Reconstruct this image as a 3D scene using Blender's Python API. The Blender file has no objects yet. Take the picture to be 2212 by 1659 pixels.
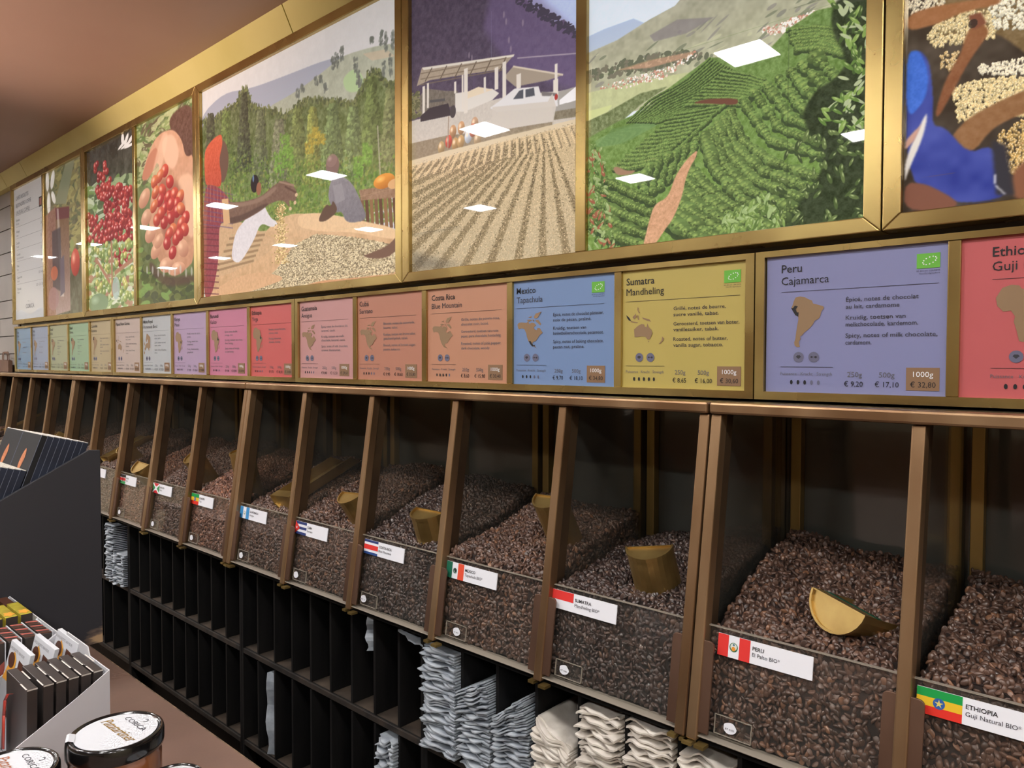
import bpy, math, random
import numpy as np
from mathutils import Vector, Matrix

random.seed(7)
rng = np.random.default_rng(7)
sc = bpy.context.scene
COL = sc.collection
ZO = 1.40                     # eye height above the floor: all z below are measured from the eye level
U = 1.2                       # length of one rack / sign unit

# ------------------------------------------------------------------ camera, world, exposure
CAM = np.array([0.468, -1.019, 0.0])
CR = np.array([0.7375176, 0.6753256, 0.0017937])
CU = np.array([-0.0219757, 0.0213447, 0.9995306])
CF = np.array([-0.6749703, 0.7372108, -0.0305828])
cd = bpy.data.cameras.new('camera')
cam = bpy.data.objects.new('camera', cd)
COL.objects.link(cam)
cd.sensor_width = 36.0
cd.lens = 26.4503
cd.clip_start = 0.02
m = Matrix(((CR[0], CU[0], -CF[0], CAM[0]), (CR[1], CU[1], -CF[1], CAM[1]), (CR[2], CU[2], -CF[2], CAM[2] + ZO), (0, 0, 0, 1)))
cam.matrix_world = m
sc.camera = cam
sc.view_settings.view_transform = 'Standard'
sc.view_settings.look = 'None'
sc.view_settings.gamma = 1.0
sc.view_settings.use_curve_mapping = False
sc.view_settings.exposure = 0.0
w = bpy.data.worlds.new('world'); sc.world = w; w.use_nodes = True
w.node_tree.nodes['Background'].inputs[0].default_value = (0.9, 0.8, 0.7, 1)
w.node_tree.nodes['Background'].inputs[1].default_value = 0.12
LAMP = 165.0                   # radiance of the square ceiling lamps
POSTER = 0.62                 # glow of the backlit posters
CEIL = 0.866
LAMP_X = [-0.489 + 1.03 * k for k in range(-6, 4)]
LAMP_Y = [-0.99, -2.0]

# ------------------------------------------------------------------ materials
def srgb(c):
    return tuple(((x / 255 / 12.92) if x <= 10.3 else ((x / 255 + 0.055) / 1.055) ** 2.4) for x in c[:3]) + (1,)

def nmat(name):
    mt = bpy.data.materials.new(name); mt.use_nodes = True
    nt = mt.node_tree
    return mt, nt, nt.nodes['Principled BSDF']

def mat(name, rgb, rough=0.5, metal=0.0, var=0.0, vscale=12.0, bump=0.0, bscale=80.0, rgb2=None, coat=0.0, stretch=(1, 1, 1), spec=0.5, rvar=0.0):
    mt, nt, b = nmat(name)
    c1 = srgb(rgb)
    b.inputs['Base Color'].default_value = c1
    b.inputs['Roughness'].default_value = rough
    b.inputs['Metallic'].default_value = metal
    b.inputs['Coat Weight'].default_value = coat
    b.inputs['Coat Roughness'].default_value = 0.03
    b.inputs['Specular IOR Level'].default_value = spec
    tc = nt.nodes.new('ShaderNodeTexCoord')
    mp = nt.nodes.new('ShaderNodeMapping'); mp.inputs['Scale'].default_value = stretch
    nt.links.new(tc.outputs['Object'], mp.inputs[0])
    n = nt.nodes.new('ShaderNodeTexNoise'); n.inputs['Scale'].default_value = vscale; n.inputs['Detail'].default_value = 5
    nt.links.new(mp.outputs[0], n.inputs['Vector'])
    c2 = srgb(rgb2) if rgb2 else tuple(x * (1 - var) for x in c1[:3]) + (1,)
    r = nt.nodes.new('ShaderNodeValToRGB')
    r.color_ramp.elements[0].position = 0.35; r.color_ramp.elements[1].position = 0.68
    r.color_ramp.elements[0].color = c2; r.color_ramp.elements[1].color = c1
    nt.links.new(n.outputs['Fac'], r.inputs[0]); nt.links.new(r.outputs[0], b.inputs['Base Color'])
    if rvar:
        mr = nt.nodes.new('ShaderNodeMapRange'); mr.inputs[1].default_value = 0.3; mr.inputs[2].default_value = 0.7
        mr.inputs[3].default_value = rough; mr.inputs[4].default_value = rough + rvar
        nt.links.new(n.outputs['Fac'], mr.inputs[0]); nt.links.new(mr.outputs[0], b.inputs['Roughness'])
    if bump:
        n2 = nt.nodes.new('ShaderNodeTexNoise'); n2.inputs['Scale'].default_value = bscale; n2.inputs['Detail'].default_value = 4
        nt.links.new(mp.outputs[0], n2.inputs['Vector'])
        bp = nt.nodes.new('ShaderNodeBump'); bp.inputs['Strength'].default_value = bump; bp.inputs['Distance'].default_value = 0.002
        nt.links.new(n2.outputs['Fac'], bp.inputs['Height']); nt.links.new(bp.outputs[0], b.inputs['Normal'])
    return mt

def flat(name, rgb, rough=0.55, emit=0.0, coat=0.0):
    mt, nt, b = nmat(name)
    b.inputs['Base Color'].default_value = srgb(rgb); b.inputs['Roughness'].default_value = rough
    b.inputs['Coat Weight'].default_value = coat; b.inputs['Coat Roughness'].default_value = 0.02
    if emit:
        b.inputs['Emission Color'].default_value = srgb(rgb); b.inputs['Emission Strength'].default_value = emit
    return mt

def glassmat(name, tint, refl_rough=0.02, haze=0.0, hazecol=(150, 150, 145), f0=1.45):
    mt = bpy.data.materials.new(name); mt.use_nodes = True; nt = mt.node_tree
    nt.nodes.clear()
    out = nt.nodes.new('ShaderNodeOutputMaterial')
    tr = nt.nodes.new('ShaderNodeBsdfTransparent'); tr.inputs[0].default_value = tuple(tint) + (1,)
    gl = nt.nodes.new('ShaderNodeBsdfGlossy'); gl.inputs[0].default_value = (1, 1, 1, 1); gl.inputs['Roughness'].default_value = refl_rough
    lw = nt.nodes.new('ShaderNodeLayerWeight'); lw.inputs['Blend'].default_value = .5
    pw = nt.nodes.new('ShaderNodeMath'); pw.operation = 'POWER'; pw.inputs[1].default_value = 5
    nt.links.new(lw.outputs['Facing'], pw.inputs[0])
    fr = nt.nodes.new('ShaderNodeMath'); fr.operation = 'MULTIPLY_ADD'; fr.inputs[1].default_value = .9; fr.inputs[2].default_value = .03
    nt.links.new(pw.outputs[0], fr.inputs[0])
    mx = nt.nodes.new('ShaderNodeMixShader')
    df = nt.nodes.new('ShaderNodeBsdfDiffuse'); df.inputs[0].default_value = srgb(hazecol)
    mx0 = nt.nodes.new('ShaderNodeMixShader')
    tc = nt.nodes.new('ShaderNodeTexCoord'); no = nt.nodes.new('ShaderNodeTexNoise'); no.inputs['Scale'].default_value = 14
    ml = nt.nodes.new('ShaderNodeMath'); ml.operation = 'MULTIPLY'; ml.inputs[1].default_value = haze * 2
    nt.links.new(tc.outputs['Object'], no.inputs['Vector']); nt.links.new(no.outputs['Fac'], ml.inputs[0])
    nt.links.new(ml.outputs[0], mx0.inputs[0]); nt.links.new(tr.outputs[0], mx0.inputs[1]); nt.links.new(df.outputs[0], mx0.inputs[2])
    nt.links.new(fr.outputs[0], mx.inputs[0]); nt.links.new(mx0.outputs[0], mx.inputs[1]); nt.links.new(gl.outputs[0], mx.inputs[2])
    nt.links.new(mx.outputs[0], out.inputs[0])
    return mt

M = {}
M['brass_frame'] = mat('polished_brass', (196, 174, 112), 0.2, 0.9, vscale=4, rgb2=(166, 138, 88), rvar=0.14, bump=0.03, bscale=6)
M['brass_trim'] = mat('satin_brass_trim', (226, 218, 146), 0.42, 0.15, vscale=3, rgb2=(214, 206, 130))
M['bronze'] = mat('aged_bronze', (178, 148, 114), 0.36, 0.85, vscale=10, rgb2=(146, 114, 84), stretch=(1, 1, 0.35), bump=0.05, bscale=120, rvar=0.12)
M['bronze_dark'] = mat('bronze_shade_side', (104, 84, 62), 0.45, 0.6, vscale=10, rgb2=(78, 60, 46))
M['plate'] = mat('brown_patinated_plate', (124, 96, 80), 0.45, 0.6, vscale=14, rgb2=(98, 72, 58), stretch=(1, 1, 0.3), bump=0.06, bscale=150)
M['gold_strip'] = mat('gold_corner_strip', (176, 150, 92), 0.35, 0.7, vscale=9, rgb2=(130, 108, 64), stretch=(1, 1, .3))
M['scoop'] = mat('scoop_brass', (196, 168, 106), 0.3, 0.85, vscale=22, rgb2=(172, 142, 86), bump=0.05, bscale=60, rvar=0.15)
M['green'] = flat('green_tape', (20, 84, 60), 0.5)
M['black_wood'] = mat('black_stained_wood', (24, 23, 23), 0.6, 0, vscale=20, rgb2=(13, 13, 14), bump=0.2, bscale=200, stretch=(1, 1, .3), spec=.25)
M['black_edge'] = mat('worn_black_edge', (62, 53, 46), 0.6, 0, vscale=30, rgb2=(32, 29, 27))
M['cell_floor'] = mat('worn_shelf_board', (84, 72, 62), 0.6, 0, vscale=25, rgb2=(52, 45, 40))
M['back_dark'] = mat('dark_glossy_back_glass', (84, 86, 82), 0.12, 0, vscale=6, rgb2=(72, 74, 72), coat=0.6)  # grey base stands in for the room's hazy reflection in the glass
M['ledge'] = mat('black_ledge', (46, 42, 40), 0.3, 0, vscale=6, rgb2=(30, 28, 28))
M['acrylic'] = glassmat('clear_acrylic', (0.985, 0.98, 0.97), 0.03, 0.03)
M['acrylic_edge'] = flat('acrylic_edge', (150, 142, 130), 0.25)
M['side_glass'] = glassmat('dusty_side_glass', (0.80, 0.78, 0.74), 0.04, 0.05)
M['white_tag'] = flat('white_card', (236, 238, 246), 0.5)
M['sticker'] = flat('white_sticker', (232, 234, 242), 0.55)
M['ink'] = flat('black_ink', (22, 22, 26), 0.6)
M['ink_soft'] = flat('grey_ink', (52, 52, 60), 0.6)
M['ink_light'] = flat('pale_ink', (104, 102, 108), 0.6)
M['map_tan'] = flat('tan_print', (146, 118, 88), 0.5, coat=.3)
M['price_tan'] = flat('tan_price_box', (140, 108, 80), 0.5, coat=.3)
M['logo_green'] = flat('leaf_logo_green', (104, 182, 62), 0.5)
M['white_ink'] = flat('white_ink', (238, 240, 240), 0.5)
M['disc'] = flat('disc_print', (104, 104, 128), 0.5)
M['counter'] = mat('brown_laminate_counter', (122, 96, 84), 0.5, 0, vscale=7, rgb2=(106, 82, 72), bump=0.05, bscale=300)
M['counter_edge'] = mat('worn_counter_edge', (150, 124, 96), 0.6, 0, vscale=60, rgb2=(60, 48, 40))
M['stand'] = None
M['pack_navy'] = mat('navy_pack', (34, 42, 60), 0.5, 0, vscale=40, rgb2=(26, 32, 48))
M['pack_face'] = mat('charcoal_pack_face', (40, 39, 41), 0.65, 0, vscale=10, rgb2=(34, 34, 36), spec=.2)
M['seam'] = flat('grey_seam', (104, 110, 126), .6)
M['paper_white'] = flat('white_paper', (206, 200, 192), 0.6)
M['leaf_orange'] = mat('orange_leaf_print', (196, 118, 66), 0.5, 0, vscale=160, rgb2=(150, 82, 48))
M['carton'] = mat('white_carton', (208, 208, 212), 0.6, 0, vscale=6, rgb2=(198, 198, 204))
M['choc_dark'] = mat('dark_brown_box', (66, 58, 54), 0.4, 0, vscale=20, rgb2=(50, 46, 46))
M['red'] = mat('red_print', (186, 62, 44), 0.35, 0, vscale=20, rgb2=(150, 44, 34))
M['pink_box'] = mat('salmon_print', (176, 96, 84), 0.45, 0, vscale=30, rgb2=(150, 74, 66))
M['yellow'] = mat('yellow_flower_print', (188, 176, 62), 0.45, 0, vscale=60, rgb2=(150, 132, 40))
M['choc'] = flat('chocolate_print', (84, 50, 36), 0.4)
M['orange'] = flat('orange_print', (226, 160, 60), 0.45)
M['kraft'] = mat('kraft_paper', (128, 98, 80), 0.8, 0, vscale=20, rgb2=(116, 88, 72))
M['bag_blue'] = mat('bluish_white_bag_paper', (176, 184, 192), 0.45, 0, vscale=40, rgb2=(140, 148, 158))
M['bag_white'] = mat('white_bag_paper', (222, 216, 206), 0.55, 0, vscale=40, rgb2=(200, 192, 182))
M['tile'] = mat('grey_wall_tile', (176, 170, 164), 0.55, 0, vscale=3, rgb2=(160, 154, 150))
M['grout'] = flat('grout', (70, 64, 60), 0.8)
M['ceiling'] = mat('brown_satin_ceiling', (176, 148, 134), 0.5, 0, vscale=2, rgb2=(170, 142, 128))
M['floor'] = mat('red_brown_floor', (134, 106, 88), 0.3, 0, vscale=4, rgb2=(118, 90, 74), coat=.2)
M['wood'] = mat('wood_panelling', (150, 96, 56), 0.4, 0, vscale=3, rgb2=(110, 66, 38), stretch=(12, 12, .5))
M['plaster'] = mat('warm_plaster', (232, 222, 190), 0.7, 0, vscale=3, rgb2=(220, 210, 180))
M['lid_black'] = mat('black_jar_lid', (16, 15, 16), 0.16, 0, vscale=6, coat=0.5, rvar=0.05)
M['label_white'] = flat('white_label', (200, 202, 208), 0.5)
M['gold_ink'] = flat('gold_ink', (140, 108, 40), 0.45)
M['copper_ink'] = flat('copper_ink', (160, 100, 70), 0.45)
M['steel'] = mat('dark_speaker', (48, 40, 34), 0.6)

# spread jar: amber paste behind glass
mt, nt, b = nmat('amber_spread_jar')
b.inputs['Base Color'].default_value = srgb((142, 84, 46)); b.inputs['Roughness'].default_value = 0.3
b.inputs['Coat Weight'].default_value = 1.0; b.inputs['Coat Roughness'].default_value = 0.02
M['amber'] = mt
# lamp
mt = bpy.data.materials.new('lamp_diffuser'); mt.use_nodes = True; nt = mt.node_tree; nt.nodes.clear()
o_ = nt.nodes.new('ShaderNodeOutputMaterial'); e_ = nt.nodes.new('ShaderNodeEmission')
e_.inputs[0].default_value = (1.0, 0.965, 0.93, 1); e_.inputs[1].default_value = LAMP
nt.links.new(e_.outputs[0], o_.inputs[0]); M['lamp'] = mt
# painted plywood with a worn, unpainted lower corner
mt, nt, b = nmat('black_painted_plywood')
tc = nt.nodes.new('ShaderNodeTexCoord'); sx = nt.nodes.new('ShaderNodeSeparateXYZ'); nt.links.new(tc.outputs['Object'], sx.inputs[0])
mp = nt.nodes.new('ShaderNodeMapping'); mp.inputs['Scale'].default_value = (1, 4, 14); nt.links.new(tc.outputs['Object'], mp.inputs[0])
no = nt.nodes.new('ShaderNodeTexNoise'); no.inputs['Scale'].default_value = 9; no.inputs['Detail'].default_value = 6; nt.links.new(mp.outputs[0], no.inputs['Vector'])
m1 = nt.nodes.new('ShaderNodeMath'); m1.operation = 'MULTIPLY_ADD'; m1.inputs[1].default_value = 0.085; nt.links.new(no.outputs['Fac'], m1.inputs[0])
nt.links.new(sx.outputs['Z'], m1.inputs[2])      # z + noise
m1b = nt.nodes.new('ShaderNodeMath'); m1b.operation = 'MULTIPLY_ADD'; m1b.inputs[1].default_value = -1.0; nt.links.new(sx.outputs['Y'], m1b.inputs[0]); nt.links.new(m1.outputs[0], m1b.inputs[2])
rp = nt.nodes.new('ShaderNodeMapRange'); rp.inputs[1].default_value = 0.052; rp.inputs[2].default_value = 0.082; nt.links.new(m1b.outputs[0], rp.inputs[0])
cr_ = nt.nodes.new('ShaderNodeValToRGB')
cr_.color_ramp.elements[0].color = srgb((176, 146, 112)); cr_.color_ramp.elements[1].color = srgb((46, 46, 52))
el = cr_.color_ramp.elements.new(0.5); el.color = srgb((104, 88, 78))
nt.links.new(rp.outputs[0], cr_.inputs[0]); nt.links.new(cr_.outputs[0], b.inputs['Base Color']); b.inputs['Roughness'].default_value = 0.55
M['stand'] = mt

# ------------------------------------------------------------------ mesh building helpers
ORG = {}
def tag(o, label=None, cat=None, group=None, kind=None):
    if label: o['label'] = label
    if cat: o['category'] = cat
    if group: o['group'] = group
    if kind: o['kind'] = kind
    return o

def thing(name, label, cat, loc, group=None):
    o = bpy.data.objects.new(name, None); COL.objects.link(o)
    o.empty_display_size = 0.05
    o.location = (loc[0], loc[1], loc[2] + ZO); ORG[o.name] = np.array(loc, float)
    return tag(o, label, cat, group)

class MB:
    def __init__(s): s.v = []; s.f = []
    def add(s, v, f):
        n = len(s.v); s.v += [tuple(map(float, p)) for p in v]; s.f += [tuple(i + n for i in q) for q in f]; return s
    def box(s, x0, x1, y0, y1, z0, z1):
        v = [(x, y, z) for x in (x0, x1) for y in (y0, y1) for z in (z0, z1)]
        return s.add(v, [(0, 1, 3, 2), (4, 6, 7, 5), (0, 4, 5, 1), (2, 3, 7, 6), (0, 2, 6, 4), (1, 5, 7, 3)])
    def hexa(s, a, b):
        """a, b: two quads (4 points each), joined to a block"""
        return s.add(list(a) + list(b), [(0, 3, 2, 1), (4, 5, 6, 7), (0, 1, 5, 4), (1, 2, 6, 5), (2, 3, 7, 6), (3, 0, 4, 7)])
    def prism(s, pts, o, ex, ey, ez, t0, t1):
        o, ex, ey, ez = map(np.array, (o, ex, ey, ez)); n = len(pts)
        v = [o + p[0] * ex + p[1] * ey + t0 * ez for p in pts] + [o + p[0] * ex + p[1] * ey + t1 * ez for p in pts]
        f = [tuple(range(n))[::-1], tuple(range(n, 2 * n))] + [(i, (i + 1) % n, n + (i + 1) % n, n + i) for i in range(n)]
        return s.add(v, f)
    def face(s, pts, o, ex, ey, ez=(0, 0, 0), t=0):
        o, ex, ey, ez = map(np.array, (o, ex, ey, ez))
        return s.add([o + p[0] * ex + p[1] * ey + t * ez for p in pts], [tuple(range(len(pts)))])
    def lathe(s, c, prof, n=32):
        v = []; f = []
        for r, z in prof:
            for k in range(n):
                a = 2 * math.pi * k / n; v.append((c[0] + r * math.cos(a), c[1] + r * math.sin(a), c[2] + z))
        for j in range(len(prof) - 1):
            for k in range(n):
                f.append((j * n + k, j * n + (k + 1) % n, (j + 1) * n + (k + 1) % n, (j + 1) * n + k))
        return s.add(v, f)

def obj(name, mb, mtl, parent=None, loc=None, bevel=0, smooth=False, label=None, cat=None, group=None, kind=None, mesh=None):
    if mesh is None:
        me = bpy.data.meshes.new(name)
        base = ORG[parent.name] if parent else (np.array(loc, float) if loc is not None else np.mean(np.array(mb.v), 0))
        v = np.array(mb.v) - base
        me.from_pydata([tuple(p) for p in v], [], mb.f)
        me.materials.append(M[mtl] if isinstance(mtl, str) else mtl)
        if smooth:
            for p in me.polygons: p.use_smooth = True
    o = bpy.data.objects.new(name, me); COL.objects.link(o)
    ORG[o.name] = base
    if parent: o.parent = parent
    else: o.location = (base[0], base[1], base[2] + ZO)
    if bevel:
        bv = o.modifiers.new('bevel', 'BEVEL'); bv.width = bevel; bv.segments = 2; bv.limit_method = 'ANGLE'
    return tag(o, label, cat, group, kind)

TEXTS = []
def text(parent, s, o, ex, ey, h, mtl, width=None, align='L', name='lettering', bold=0.0):
    """queue a string: o baseline start, ex reading direction, ey up, h capital height in metres"""
    TEXTS.append((parent, s, np.array(o, float), np.array(ex, float), np.array(ey, float), h, mtl, width, align, name, bold))

def flush_texts():
    obs = []
    for i, t in enumerate(TEXTS):
        cu = bpy.data.curves.new('t%d' % i, 'FONT'); cu.body = t[1]; cu.resolution_u = 2
        cu.offset = t[10]
        o = bpy.data.objects.new('t%d' % i, cu); COL.objects.link(o); obs.append(o)
    dg = bpy.context.evaluated_depsgraph_get()
    buckets = {}
    for o, t in zip(obs, TEXTS):
        me = bpy.data.meshes.new_from_object(o.evaluated_get(dg))
        n = len(me.vertices)
        if n:
            co = np.empty(n * 3); me.vertices.foreach_get('co', co); co = co.reshape(-1, 3)
            k = t[5] / 0.68
            x = co[:, 0] - co[:, 0].min(); wd = x.max() * k
            kx = k * (t[7] / wd if t[7] else 1)
            X = x * kx; Y = co[:, 1] * k
            if t[8] == 'C': X -= X.max() / 2
            if t[8] == 'R': X -= X.max()
            V = t[2] + X[:, None] * t[3] + Y[:, None] * t[4]
            F = [tuple(p.vertices) for p in me.polygons]
            key = (t[0].name, t[9], t[6])
            buckets.setdefault(key, (t[0], MB()))[1].add(V, F)
        bpy.data.meshes.remove(me)
    for o in obs:
        cu = o.data; bpy.data.objects.remove(o); bpy.data.curves.remove(cu)
    for (pn, nm, mtl), (par, mb) in buckets.items():
        obj(nm, mb, mtl, par, kind='stuff' if nm == 'lettering' else None)

# ------------------------------------------------------------------ setting
def struct(name, mb, mtl, **k):
    return obj(name, mb, mtl, kind='structure', **k)
struct('floor', MB().box(-7.5, 3.2, -4.6, 0.3, -ZO - 0.05, -ZO), 'floor')
struct('ceiling', MB().box(-7.5, 3.2, -4.6, 0.3, CEIL, CEIL + 0.05), 'ceiling')
struct('wall_front', MB().box(-7.5, 3.2, 0.13, 0.3, -ZO, CEIL), 'grout')
struct('wall_back', MB().box(-7.5, 3.2, -4.7, -4.6, -ZO, CEIL), 'plaster')
struct('baseboard_back', MB().box(-7.5, 3.2, -4.6, -4.57, -ZO, -ZO + .9), 'wood')
struct('wall_left', MB().box(-7.6, -7.5, -4.6, 0.3, -ZO, CEIL), 'plaster')
struct('wall_right', MB().box(3.2, 3.3, -4.6, 0.3, -ZO, CEIL), 'plaster')
wt = struct('wall_tiling', MB().box(-7.5, -3.64, 0.034, 0.13, -ZO, 0.83), 'grout')
rows = [0.83, 0.738, 0.629, 0.518, 0.413, 0.288, 0.203, 0.115, 0.03, -0.06]
for j in range(len(rows) - 1):
    x = -3.645 - 0.11 * (j % 3)
    xs = [-3.645]
    while x > -5.6: xs.append(x - 0.3); x -= 0.3
    for a, bb in zip(xs[:-1], xs[1:]):
        obj('tile', MB().box(bb + 0.002, a - 0.002, 0.028, 0.036, rows[j + 1] + 0.002, rows[j] - 0.002), 'tile', wt, bevel=0.001)
# brass coving between posters and ceiling, sloped, in lengths
tr = struct('trim_1', MB().add([(-3.66, 0.0, 0.806), (-3.36, 0.0, 0.806), (-3.36, -0.03, 0.865), (-3.66, -0.03, 0.865), (-3.66, .12, .806), (-3.36, .12, .806), (-3.36, .12, .865), (-3.66, .12, .865)],
      [(0, 1, 2, 3), (0, 4, 5, 1), (3, 2, 6, 7), (0, 3, 7, 4), (1, 5, 6, 2)]), 'brass_trim')
for i, (a, bb) in enumerate([(-7.4, -3.664), (-3.356, -1.2), (-1.196, 1.2), (1.204, 3.1)]):
    struct('trim_%d' % (i + 2), MB().hexa([(a, 0.0, .806), (bb, 0.0, .806), (bb, .12, .806), (a, .12, .806)], [(a, -.03, .8655), (bb, -.03, .8655), (bb, .12, .8655), (a, .12, .8655)]), 'brass_trim')
# ceiling lamps
k = 0
for iy, y in enumerate(LAMP_Y):
    for x in LAMP_X:
        t = thing('ceiling_lamp', 'square white recessed ceiling lamp seen as a bright reflection in the poster glass', 'ceiling lamp', (x, y, CEIL), 'square ceiling lamps')
        obj('lamp_frame', MB().box(x - .078, x + .078, y - .078, y - .068, CEIL - .006, CEIL).box(x - .078, x + .078, y + .068, y + .078, CEIL - .006, CEIL)
            .box(x - .078, x - .068, y - .068, y + .068, CEIL - .006, CEIL).box(x + .068, x + .078, y - .068, y + .068, CEIL - .006, CEIL), 'white_ink', t)
        obj('diffuser', MB().box(x - .068, x + .068, y - .068, y + .068, CEIL - .004, CEIL - .001), 'lamp', t)
t = thing('added_uplighter', 'dark uplight added out of view to warm the ceiling, standing behind the counter', 'added lamp', (-2.2, -1.95, -ZO))  # unseen lamp, added only to give the ceiling its warm patch
obj('base', MB().lathe((-2.2, -1.95, -ZO), [(0, 0), (.14, 0), (.14, .02), (.02, .03)], 24), 'steel', t)
obj('pole', MB().lathe((-2.2, -1.95, -ZO), [(.015, .03), (.015, 1.42)], 16), 'steel', t)
obj('shade', MB().lathe((-2.2, -1.95, 0), [(0, .02), (.05, .03), (.16, .16), (.155, .16), (.05, .035), (0, .025)], 28), 'steel', t)
ld = bpy.data.lights.new('added_uplight', 'SPOT'); ld.spot_size = math.radians(52); ld.spot_blend = 1.0; ld.shadow_soft_size = .06; ld.energy = 200; ld.color = (1, .74, .6)
lo = bpy.data.objects.new('added_uplight', ld); COL.objects.link(lo); lo.parent = t; lo.location = (0, 0, ZO + .17); lo.rotation_euler = Vector((.25, 1.12, .70)).to_track_quat('-Z', 'Y').to_euler()
t = thing('ceiling_speaker', 'small dark round speaker fixed under the far end of the brown ceiling', 'speaker', (-3.44, -0.16, CEIL))
obj('housing', MB().lathe((-3.44, -.16, CEIL), [(0.0, -.075), (.05, -.075), (.056, -.06), (.05, -.01), (.03, 0), (0, 0)], 20), 'steel', t, smooth=True)
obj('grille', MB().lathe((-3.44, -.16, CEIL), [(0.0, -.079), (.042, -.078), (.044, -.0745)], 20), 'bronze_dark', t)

# ------------------------------------------------------------------ bin racks (one unit = five bins)
def fy(z):        # front slope of posts
    return -0.125 - (-(z) - 0.07) * (0.057 / 0.40)
XE = lambda g: (g // 5) * U + 0.0085 + (g % 5) * (U - 0.017) / 5       # post at the left of bin g
UNITNAME = {-4: 'farthest left', -3: 'holding the far left bins', -2: 'holding the Kenya and Burundi bins', -1: 'holding the Guatemala to Sumatra bins', 0: 'holding the Peru bin at the right'}
for k in range(-4, 1):
    x0, x1 = k * U, (k + 1) * U
    t = thing('bin_rack', 'aged brass rack unit ' + UNITNAME[k], 'rack', ((x0 + x1) / 2, -.05, -.47), 'brass bin racks along the wall')
    obj('top_rail', MB().box(x0 + .0015, x1 - .0015, -.133, -.112, -.0675, -.0525), 'bronze', t, bevel=.003)
    obj('ledge', MB().box(x0 + .001, x1 - .001, -.112, .12, -.064, -.057), 'ledge', t)
    obj('back_panel', MB().box(x0 + .001, x1 - .001, .118, .126, -.48, -.064), 'back_dark', t)
    obj('base_board', MB().box(x0 + .001, x1 - .001, -.165, .126, -.482, -.472), 'black_wood', t)
    for i in range(6):
        cx = x0 + .0085 + i * (U - .017) / 5
        hw = .0072
        zt, zb = -.0685, -.4715
        pst = obj('post', MB().hexa([(cx - hw, fy(zb) - .004, zb), (cx + hw, fy(zb) - .004, zb), (cx + hw, fy(zb) + .016, zb), (cx - hw, fy(zb) + .016, zb)],
                              [(cx - hw, fy(zt) - .002, zt), (cx + hw, fy(zt) - .002, zt), (cx + hw, fy(zt) + .016, zt), (cx - hw, fy(zt) + .016, zt)]), 'bronze', t, bevel=.002)
        wl = .0205 if i > 0 else .0075
        wr = .0205 if i < 5 else .0075
        zs, ze = -.350, -.461
        pl = []
        rr = .006
        for ang in range(0, 91, 30):
            a = math.radians(ang); pl.append((-wl + rr - rr * math.cos(a), -rr + rr * math.sin(a)))
        for ang in range(90, -1, -30):
            a = math.radians(ang); pl.append((wr - rr + rr * math.cos(a), -rr + rr * math.sin(a)))
        L = math.hypot(fy(zs) - fy(ze), zs - ze)
        pl += [(wr, -L), (-wl, -L)]
        dn = np.array([0, fy(ze) - fy(zs), ze - zs]) / L
        nn = np.cross((1, 0, 0), -dn)
        obj('front_plate', MB().prism(pl, (cx, fy(zs) + .0005, zs), (1, 0, 0), -dn, nn, -.0015, .002), 'plate', t, bevel=.0006)
        sd = obj('side_glass', MB().hexa([(cx - .0015, fy(-.47) + .015, -.47), (cx + .0015, fy(-.47) + .015, -.47), (cx + .0015, .117, -.47), (cx - .0015, .117, -.47)],
                                    [(cx - .0015, fy(-.07) + .015, -.07), (cx + .0015, fy(-.07) + .015, -.07), (cx + .0015, .117, -.07), (cx - .0015, .117, -.07)]), 'side_glass', t)
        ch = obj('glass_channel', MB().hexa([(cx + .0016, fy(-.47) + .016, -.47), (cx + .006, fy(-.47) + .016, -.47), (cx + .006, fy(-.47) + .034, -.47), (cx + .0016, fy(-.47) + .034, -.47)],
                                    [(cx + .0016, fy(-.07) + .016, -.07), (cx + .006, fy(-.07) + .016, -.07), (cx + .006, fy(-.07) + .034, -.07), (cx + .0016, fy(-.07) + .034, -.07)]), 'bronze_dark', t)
        for sx_ in (-1, 1):
            if (i == 0 and sx_ < 0) or (i == 5 and sx_ > 0): continue
            a, bb = sorted((cx + sx_ * .006, cx + sx_ * .021))
            st = obj('corner_strip', MB().box(a, bb, .1, .117, -.47, -.068), 'gold_strip', t, bevel=.001)
            obj('screw', MB().lathe(((a + bb) / 2, .1, -.082), [(0, .002), (.002, .001), (.002, -.001)], 8), 'ledge', t) if k >= -1 else None
        obj('foot_clip', MB().box(cx - .017, cx - .006, fy(-.468) - .004, fy(-.468) + .006, -.4785, -.4745).box(cx + .006, cx + .019, fy(-.468) - .008, fy(-.468) + .006, -.4785, -.4745), 'gold_strip', t)

# ------------------------------------------------------------------ coffee beans
def bean_mesh():
    vs = []; fs = []; nu, nv = 14, 9
    for j in range(nv + 1):
        th = math.pi * j / nv
        for i in range(nu):
            ph = 2 * math.pi * i / nu
            x = math.cos(th); y = math.sin(th) * math.cos(ph); z = math.sin(th) * math.sin(ph)
            if z < 0:
                zz = z * .42
                g = math.exp(-(y / .16) ** 2) * .34 * min(1, (1 - x * x) * 2)
                zz = min(zz + g, .25)
            else: zz = z * .72
            vs.append((x * .0052, y * .0038, zz * .0040))
    for j in range(nv):
        for i in range(nu):
            a = j * nu + i; b_ = j * nu + (i + 1) % nu
            fs.append((a, b_, b_ + nu, a + nu))
    me = bpy.data.meshes.new('bean'); me.from_pydata(vs, [], fs)
    for p in me.polygons: p.use_smooth = True
    return me

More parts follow.
